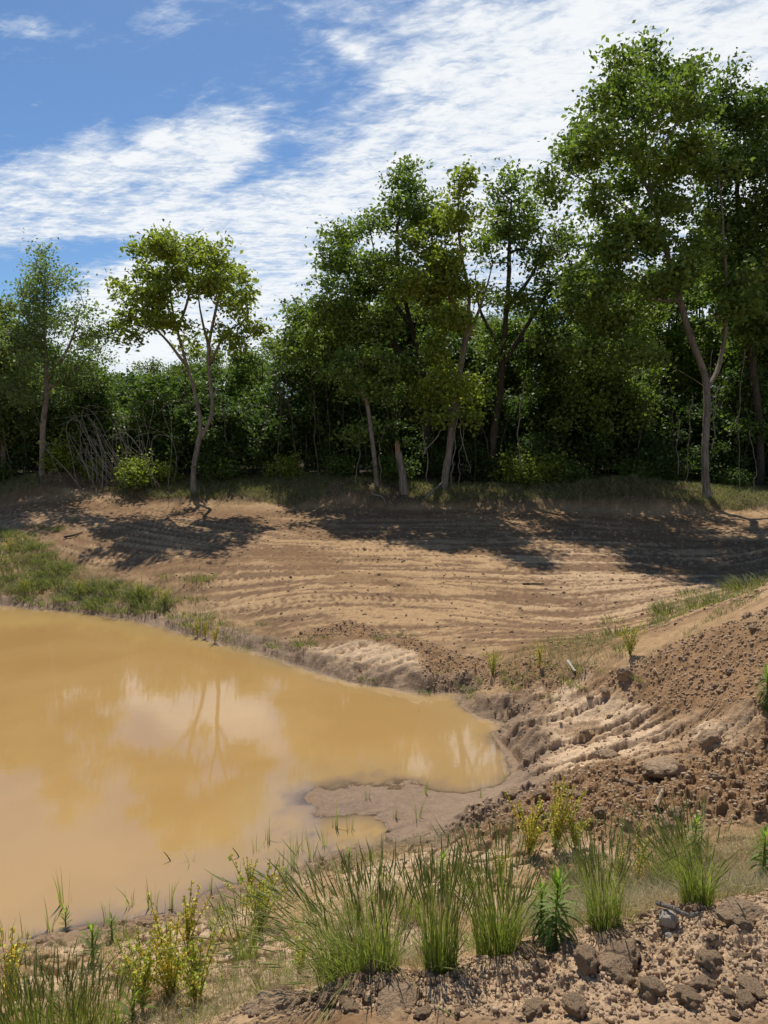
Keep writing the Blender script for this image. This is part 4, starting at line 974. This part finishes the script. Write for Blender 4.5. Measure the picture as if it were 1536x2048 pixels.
# yellow-podded weeds
def pod_mesh(seed, h, ns, spread, yellow=.7):
    g = np.random.default_rng(seed); tubesl = []; C_y = []; C_g = []
    for i in range(ns):
        a = g.uniform(0, 6.28); d = np.array([math.cos(a), math.sin(a), 0]); hh = h*g.uniform(.55, 1); sp_ = spread*g.uniform(.2, 1)
        s = smoothline([np.zeros(3), d*sp_*.35+np.array([0, 0, hh*.5]), d*sp_+np.array([0, 0, hh])], .03)
        tubesl.append(sweep(s, np.linspace(.0028, .0012, len(s)), 4, 0)); m = int(len(s)*6.5)
        t = g.uniform(.22, 1.0, m); p = np.stack([np.interp(t, np.linspace(0, 1, len(s)), s[:, j]) for j in range(3)], -1)
        p = p+unit(g.normal(size=(m, 3)))*(.006+.020*(1.05-t))[:, None]; isy = g.random(m) < yellow*(.5 if g.random() < .3 else 1.1); C_y.append(p[isy]); C_g.append(p[~isy])
    def disc(C_, sz):
        V, Fc = leaves(C_, sz, g, up=.2, aspect=.85); return V, Fc
    C_y = np.concatenate(C_y); C_g = np.concatenate(C_g)
    vy = disc(C_y, .0125); vg = disc(C_g, .013)
    return (mesh('stem', *join(tubesl), L_grass, {'tint': np.full(sum(len(t[0]) for t in tubesl), .5)}), mesh('blossoms', *vy, L_pod, {'tint': np.repeat(g.random(len(C_y)), 4)}, smooth=False), mesh('leaves', *vg, L_podg, {'tint': np.repeat(g.random(len(C_g)), 4)}, smooth=False))
PM = [pod_mesh(1, .42, 16, .17, .75), pod_mesh(2, .36, 11, .15, .5), pod_mesh(3, .30, 8, .10, .8), pod_mesh(4, .34, 3, .05, .95)]
GY = 'yellow-podded weeds on the near bank'
for px, py, k, s, lab in [(345, 1985, 0, 1.2, 'large bushy weed full of yellow pods at the near shore'), (520, 1860, 1, 1.45, 'yellow-green podded weed between the shore and the slim grass clump'), (285, 2020, 1, 1.2, 'low sprawling podded weed below the large bushy one'), (395, 2010, 1, 1.2, 'greenish podded weed at the right foot of the large bushy one'),
                          (20, 2020, 2, 1.4, 'yellow podded weed in the lower left corner behind the grass'), (1060, 1715, 0, 1.0, 'broad yellow podded weed against the dark soil band'), (1110, 1705, 0, 1.1, 'tallest yellow podded weed against the dark soil band'), (1150, 1700, 1, .85, 'greener podded weed right of the tallest yellow one'),
                          (1275, 1760, 3, 1.1, 'single upright yellow spike behind the loose grass'), (1235, 1760, 3, .9, 'leaning yellow spike left of the upright one'), (1000, 1760, 1, .6, 'small podded weed behind the spreading grass'), (500, 1790, 2, .9, 'small yellow podded weed close to the near waterline'), (375, 1905, 2, 1.3, 'pale yellow podded weed at the water edge'), (600, 1960, 1, .7, 'low podded weed under the fanning grass'), (250, 1960, 1, .7, 'green podded weed by the leafy seedling')]:
    r = thing('podded_weed', gp(px, py, -.01), lab, 'weed', GY, g.uniform(0, 6.28)); r.scale = (s,)*3
    for nm, m_ in zip(('stem', 'blossoms', 'leaves'), PM[k]): obj(nm, m_, r)
far_pod = [(330, 1215), (395, 1275), (50, 1195), (20, 1110), (280, 1200), (410, 1280), (985, 1355), (1080, 1345), (1260, 1320), (430, 1290), (160, 1195)]
for k, (px, py) in enumerate(far_pod):
    q0 = G(px, py); q0[2] = max(q0[2], -.03); r = thing('podded_weed', q0, 'small yellowish podded weed at the far side of the pond', 'weed', 'yellowish weeds along the far bank', k); r.scale = (1.1,)*3
    for nm, m_ in zip(('stem', 'blossoms', 'leaves'), PM[1+k % 2]): obj(nm, m_, r)

# uncountable low cover: dry grass on the near bank, verge grass and slash at the wood edge
def carpet(name, X_, Y_, h, w, mat, seed, lean=.8, tmean=.5):
    g = np.random.default_rng(seed); n = len(X_); R = np.stack([X_, Y_, gh(X_, Y_)-.005], -1)
    V, Fc, _ = blades(R, h, w, rdir(n, g), np.abs(g.normal(lean, .3, n)), g, 2)
    return tag(obj(name, mesh(name, V, Fc, mat, {'tint': np.repeat(np.clip(g.normal(tmean, .28, n), 0, 1), 6)}, smooth=False)), kind='stuff')
def scatter(nm, n, thr, s, seed, g):
    q = inside_pts(nm, n, g); m = (fbm(q[:, 0], q[:, 1], s, 3, seed) > thr) & (polysd(q[:, 0], q[:, 1], POND) > .2) & (polysd(q[:, 0], q[:, 1], AR['spoil']) > .02); return q[m].T
x, y = scatter('nearb', 60000, .46, 1.6, 801, g); m = x > -1.6
carpet('dry_grass', x[m], y[m], g.uniform(.03, .10, m.sum()), g.uniform(.0015, .003, m.sum()), L_dry, 1)
c = area([(1130, 1740), (1536, 1690), (1700, 1690), (1700, 1800), (1536, 1815), (1300, 1850), (1100, 1890), (1000, 1870)]); AR['straw'] = c
x, y = scatter('straw', 26000, .30, 1.6, 802, g); carpet('dry_grass', x, y, g.uniform(.04, .15, len(x)), g.uniform(.0015, .003, len(x)), L_dry, 2)
x, y = scatter('straw', 9000, .42, 1.6, 803, g); carpet('low_grass', x, y, g.uniform(.04, .16, len(x)), g.uniform(.002, .004, len(x)), L_mix, 3)
x, y = scatter('nearb', 14000, .5, 1.9, 804, g); carpet('low_grass', x, y, g.uniform(.03, .13, len(x)), g.uniform(.002, .004, len(x)), L_mix, 4)
x, y = scatter('lgrass', 16000, .48, 1.0, 805, g); carpet('low_grass', x, y, g.uniform(.05, .22, len(x)), g.uniform(.006, .012, len(x)), L_mix, 5)
AR['rgrass'] = area([(1000, 1330), (1200, 1250), (1380, 1180), (1520, 1165), (1520, 1205), (1420, 1248), (1300, 1305), (1180, 1360), (1000, 1370)])
x, y = scatter('rgrass', 9000, .48, 1.4, 806, g); carpet('low_grass', x, y, g.uniform(.03, .10, len(x)), g.uniform(.004, .008, len(x)), L_mix, 6)
x = g.uniform(-13, 13, 170000); y = g.uniform(18, 22, 170000); ee = y-np.interp(np.degrees(np.arctan2(x, y)), [-40, -27, -14, 0, 14, 28, 40], [20.2, 19.8, 19.4, 18.8, 18.6, 18.4, 18.6])
m = (ee > .12+.6*(vn(x*.8, y*.8, 9)-.4)) & (fbm(x, y, .8, 3, 61) > .30); x, y = x[m], y[m]
carpet('verge_grass', x, y, g.uniform(.04, .18, len(x)), g.uniform(.007, .013, len(x)), L_verge, 7, 1.1, .5)

x = g.uniform(-13, 13, 60000); y = g.uniform(17.8, 21, 60000); ee = y-np.interp(np.degrees(np.arctan2(x, y)), [-40, -27, -14, 0, 14, 28, 40], [20.2, 19.8, 19.4, 18.8, 18.6, 18.4, 18.6])
m = (ee > -.15+.5*(vn(x*1.1, y*1.1, 19)-.3)) & (ee < 1.2) & (fbm(x, y, 1.3, 3, 62) > .42); x, y = x[m], y[m]
carpet('dry_litter_grass', x, y, g.uniform(.03, .13, len(x)), g.uniform(.006, .012, len(x)), L_dry, 8, 1.4, .3)

# ------------------------------------------------------------------ clods, stones, sticks
import bmesh
from mathutils import noise as mn
def rock_mesh(name, seed, mat, sub=3, dims=(1, 1, .75), rough=.35, flat=0):
    bm = bmesh.new(); bmesh.ops.create_icosphere(bm, subdivisions=sub, radius=.5); off = Vector((seed*3.1, seed*1.7, seed*.9))
    planes = [(Vector(unit(np.random.default_rng(seed*10+k).normal(size=3))), np.random.default_rng(seed*10+k).uniform(.30, .44)) for k in range(flat)]
    for v in bm.verts:
        d = v.co.normalized(); n = mn.noise(d*1.6+off)*.8+mn.noise(d*3.7+off)*.4+mn.noise(d*8+off)*.24+mn.noise(d*17+off)*.15+mn.noise(d*34+off)*.08; p = d*.5*(1+rough*n)
        for pn, pd in planes:
            e = p.dot(pn)-pd*(1+.12*mn.noise(d*6+off))
            if e > 0: p -= pn*e*.92
        v.co = Vector((p.x*dims[0], p.y*dims[1], p.z*dims[2]))
    me = bpy.data.meshes.new(name); bm.to_mesh(me); bm.free(); me.materials.append(mat)
    me.polygons.foreach_set('use_smooth', np.ones(len(me.polygons), bool)); return me
CL = [rock_mesh('dirt_clod', 20+i, m_clod, 4, (1, .9, .75), .5, 3 if i % 2 else 0) for i in range(8)]
def rock(px, py, wpx, me, name, label, cat, rz=0, sink=.3, sc3=(1, 1, 1), group=None, tilt=0):
    q = G(px, py); D = math.sqrt(q[0]**2+q[1]**2+(q[2]-H)**2); s = wpx/F*D
    o = obj(name, me, None, (q[0], q[1], q[2]+s*(.5-sink)*.75*sc3[2]), rz, (s*sc3[0], s*sc3[1], s*sc3[2])); o.rotation_euler[1] = tilt
    return tag(o, label, cat, group)
slab = rock_mesh('flat_stone', 3, m_clod, 5, (1, .8, .42), .3, 4); slab2 = rock_mesh('flat_stone', 6, m_slab, 5, (1, .75, .5), .3, 6)
GB = 'big clods on the earth banks'
rock(1238, 1935, 66, CL[1], 'dirt_clod', 'big humped clod behind the flat-topped stone', 'clod', .4, .25, (1, .9, .9), GB)
rock(1226, 1965, 62, slab, 'flat_stone', 'flat-topped brown stone on the near clod bank', 'stone', .1, .3)
rock(1172, 1975, 46, CL[3], 'dirt_clod', 'angular clod left of the flat-topped stone', 'clod', 1.9, .25, (1, .9, 1.15), GB)
rock(1415, 1945, 40, CL[2], 'dirt_clod', 'round clod with a dark hollow below it, right of the flat-topped stone', 'clod', .9, .25, (1, 1, 1), GB)
rock(1480, 1870, 82, slab2, 'flat_stone', 'broad pale slab at the right border on the crest of the bank', 'stone', .3, .3, tilt=.2)
rock(1335, 1868, 36, rock_mesh('pale_stone', 8, m_stone, 4, (1, .8, .7), .4, 5), 'pale_stone', 'white chalky stone under the grey stick', 'stone', 1.0, .2)
rock(1337, 1893, 14, rock_mesh('pale_stone', 9, m_stone, 3, (1, .8, .9), .4, 4), 'pale_stone', 'small white chip below the chalky stone', 'stone', 2.0, .3)
rock(1422, 1505, 42, CL[0], 'dirt_clod', 'large dark cube-like clod on the pale ruts near the right border', 'clod', .4, .15, (.9, .9, 1.15), GB)
rock(1250, 1355, 34, CL[2], 'dirt_clod', 'large round clod at the foot of the dirt pile', 'clod', 1.4, .2, (1, 1, 1), GB)
rock(1218, 1525, 36, CL[4], 'dirt_clod', 'grey-brown clod on the pale ruts left of the large dark clod', 'clod', 2.4, .3, (1.2, 1, .8), GB)
rock(1325, 1560, 60, CL[5], 'dirt_clod', 'heaped dark clod on the crest of the soil band', 'clod', .4, .45, (1.2, 1, .9), GB)
rock(1300, 2005, 44, CL[0], 'dirt_clod', 'dark rough clod at the bottom of the near bank', 'clod', 2.2, .25, (.9, 1, 1.1), GB)
rock(1372, 2010, 34, CL[6], 'dirt_clod', 'pale-faced clod at the bottom of the near bank', 'clod', 3.0, .3, (1, 1, 1), GB)
rock(795, 2030, 92, slab2, 'flat_stone', 'layered slab of hard earth at the bottom edge of the photo', 'stone', 1.2, .5, (1, 1, .7))
rock(700, 2005, 90, rock_mesh('earth_block', 12, m_slab, 5, (1, .7, .5), .45, 2), 'earth_block', 'long pale block of crumbling earth left of the layered slab', 'clod', .1, .62)
rock(560, 2030, 110, rock_mesh('earth_block', 14, m_slab, 5, (1, .7, .4), .45, 1), 'earth_block', 'rounded pale block of earth at the left end of the near bank', 'clod', .1, .62)
def put_clods(nm, n, lo, hi, label, group, seed, pw=3.0):
    g = np.random.default_rng(seed); q = inside_pts(nm, n*4, g); k = 0
    for x, y in q:
        if k >= n or abs(x/y) > .57 or (nm == 'spoil' and y < 1.9): continue
        s = lo+(hi-lo)*g.random()**pw
        o = obj('dirt_clod', CL[g.integers(8)], None, (x, y, float(gh(x, y))+s*.14), g.uniform(0, 6.28), (s*g.uniform(.8, 1.3), s, s*g.uniform(.7, 1.1))); o.rotation_euler[0] = g.uniform(-.5, .5)
        side = 'toward the photo centre' if x/y < {'spoil': .22, 'band': .33, 'pile': .42, 'rut': .33}[nm] else 'toward the right border'
        tag(o, ('small ' if s < (lo+hi)*.45 else 'larger ')+label+', '+side, 'clod', group); k += 1
put_clods('spoil', 110, .025, .085, 'brown clod of earth lying on the near bank', 'clods on the near bank', 41)
put_clods('band', 45, .04, .12, 'dark clod of earth on the soil band', 'clods on the dark soil band', 42)
put_clods('pile', 22, .03, .09, 'clod of earth on the slope of the dirt pile', 'clods on the dirt pile', 43)
put_clods('rut', 22, .03, .09, 'clod of earth on the rutted bank', 'clods on the rutted bank', 44)
def crumbs(name, nm, n, lo, hi, seed):
    g = np.random.default_rng(seed); q = inside_pts(nm, n, g); s = lo+(hi-lo)*g.random(n)**2.5
    ico = np.array([(0, 0, 1), (.894, 0, .447), (.276, .851, .447), (-.724, .526, .447), (-.724, -.526, .447), (.276, -.851, .447), (.724, .526, -.447), (-.276, .851, -.447), (-.894, 0, -.447), (-.276, -.851, -.447), (.724, -.526, -.447), (0, 0, -1)])
    fi = np.array([(0, 1, 2), (0, 2, 3), (0, 3, 4), (0, 4, 5), (0, 5, 1), (1, 6, 2), (2, 7, 3), (3, 8, 4), (4, 9, 5), (5, 10, 1), (2, 6, 7), (3, 7, 8), (4, 8, 9), (5, 9, 10), (1, 10, 6), (11, 7, 6), (11, 8, 7), (11, 9, 8), (11, 10, 9), (11, 6, 10)])
    V = ico[None]*(1+g.normal(size=(n, 12, 1))*.22)*s[:, None, None]*.5*np.stack([g.uniform(.7, 1.3, n), g.uniform(.7, 1.3, n), g.uniform(.6, 1, n)], -1)[:, None]
    V = V+np.stack([q[:, 0], q[:, 1], gh(q[:, 0], q[:, 1])+s*.12], -1)[:, None]
    Fc = (fi[None]+(np.arange(n)*12)[:, None, None]).reshape(-1, 3)
    tag(obj(name, mesh(name, V.reshape(-1, 3), Fc, m_clod, smooth=False)), kind='stuff')
crumbs('soil_crumbs', 'spoil', 9000, .004, .022, 51); crumbs('soil_crumbs', 'band', 5000, .006, .035, 52); crumbs('soil_crumbs', 'pile', 5000, .006, .035, 53); crumbs('soil_crumbs', 'rut', 1200, .006, .03, 54); crumbs('soil_crumbs', 'loose', 3000, .008, .035, 55); crumbs('soil_crumbs', 'nearb', 4000, .005, .025, 56); crumbs('soil_crumbs', 'field', 5000, .012, .055, 57)

# sticks
a = gp(1312, 1862, .075); b = gp(1345, 1872, .06); c = gp(1375, 1872, .05); d = gp(1398, 1868, .03)
log('grey_stick', [a, b, c, d], .009, .0075, 'smooth grey stick lying over the white stone on the bank crest', 'stick', m_dead, n=8)
log('pale_stick', [gp(1135, 1345, .10), gp(1150, 1362, .03)], .018, .012, 'short white broken stick on the pond corner bank', 'stick', m_stone)
log('curved_twig', [gp(1168, 1372, .01), gp(1172, 1350, .08), gp(1190, 1340, .14)], .006, .003, 'thin curved twig beside the white broken stick', 'stick', m_dead)
log('bark_strip', [gp(1312, 1632, .05), gp(1325, 1612, .08)], .020, .012, 'pale splinter of bark standing in the dark soil band', 'stick', m_slab)
log('bark_strip', [gp(1270, 1625, .05), gp(1290, 1622, .05)], .016, .010, 'flat pale bark chip left of the standing splinter', 'stick', m_slab)
log('bark_strip', [gp(1505, 1635, .04), gp(1530, 1628, .05)], .014, .008, 'pale bark chip at the right border on the soil band', 'stick', m_slab)
log('field_stick', [gp(128, 1080, .04), gp(148, 1074, .05), gp(165, 1068, .03)], .022, .014, 'dark stick lying on the brown road beyond the pond', 'stick', m_barkd)
log('field_stick', [gp(1045, 1172, .015), gp(1088, 1170, .015)], .016, .010, 'dark stick lying out in the middle of the graded field', 'stick', m_barkd)
log('dry_stalk', [gp(1410, 1448, .02), gp(1430, 1425, .05), gp(1448, 1402, .03)], .006, .003, 'long dry stalk on the foot of the dirt pile', 'stalk', m_slab)
log('dry_stalk', [gp(1308, 1350, .02), gp(1316, 1368, .06)], .008, .004, 'short pale stalk between clods on the dirt pile', 'stalk', m_slab)
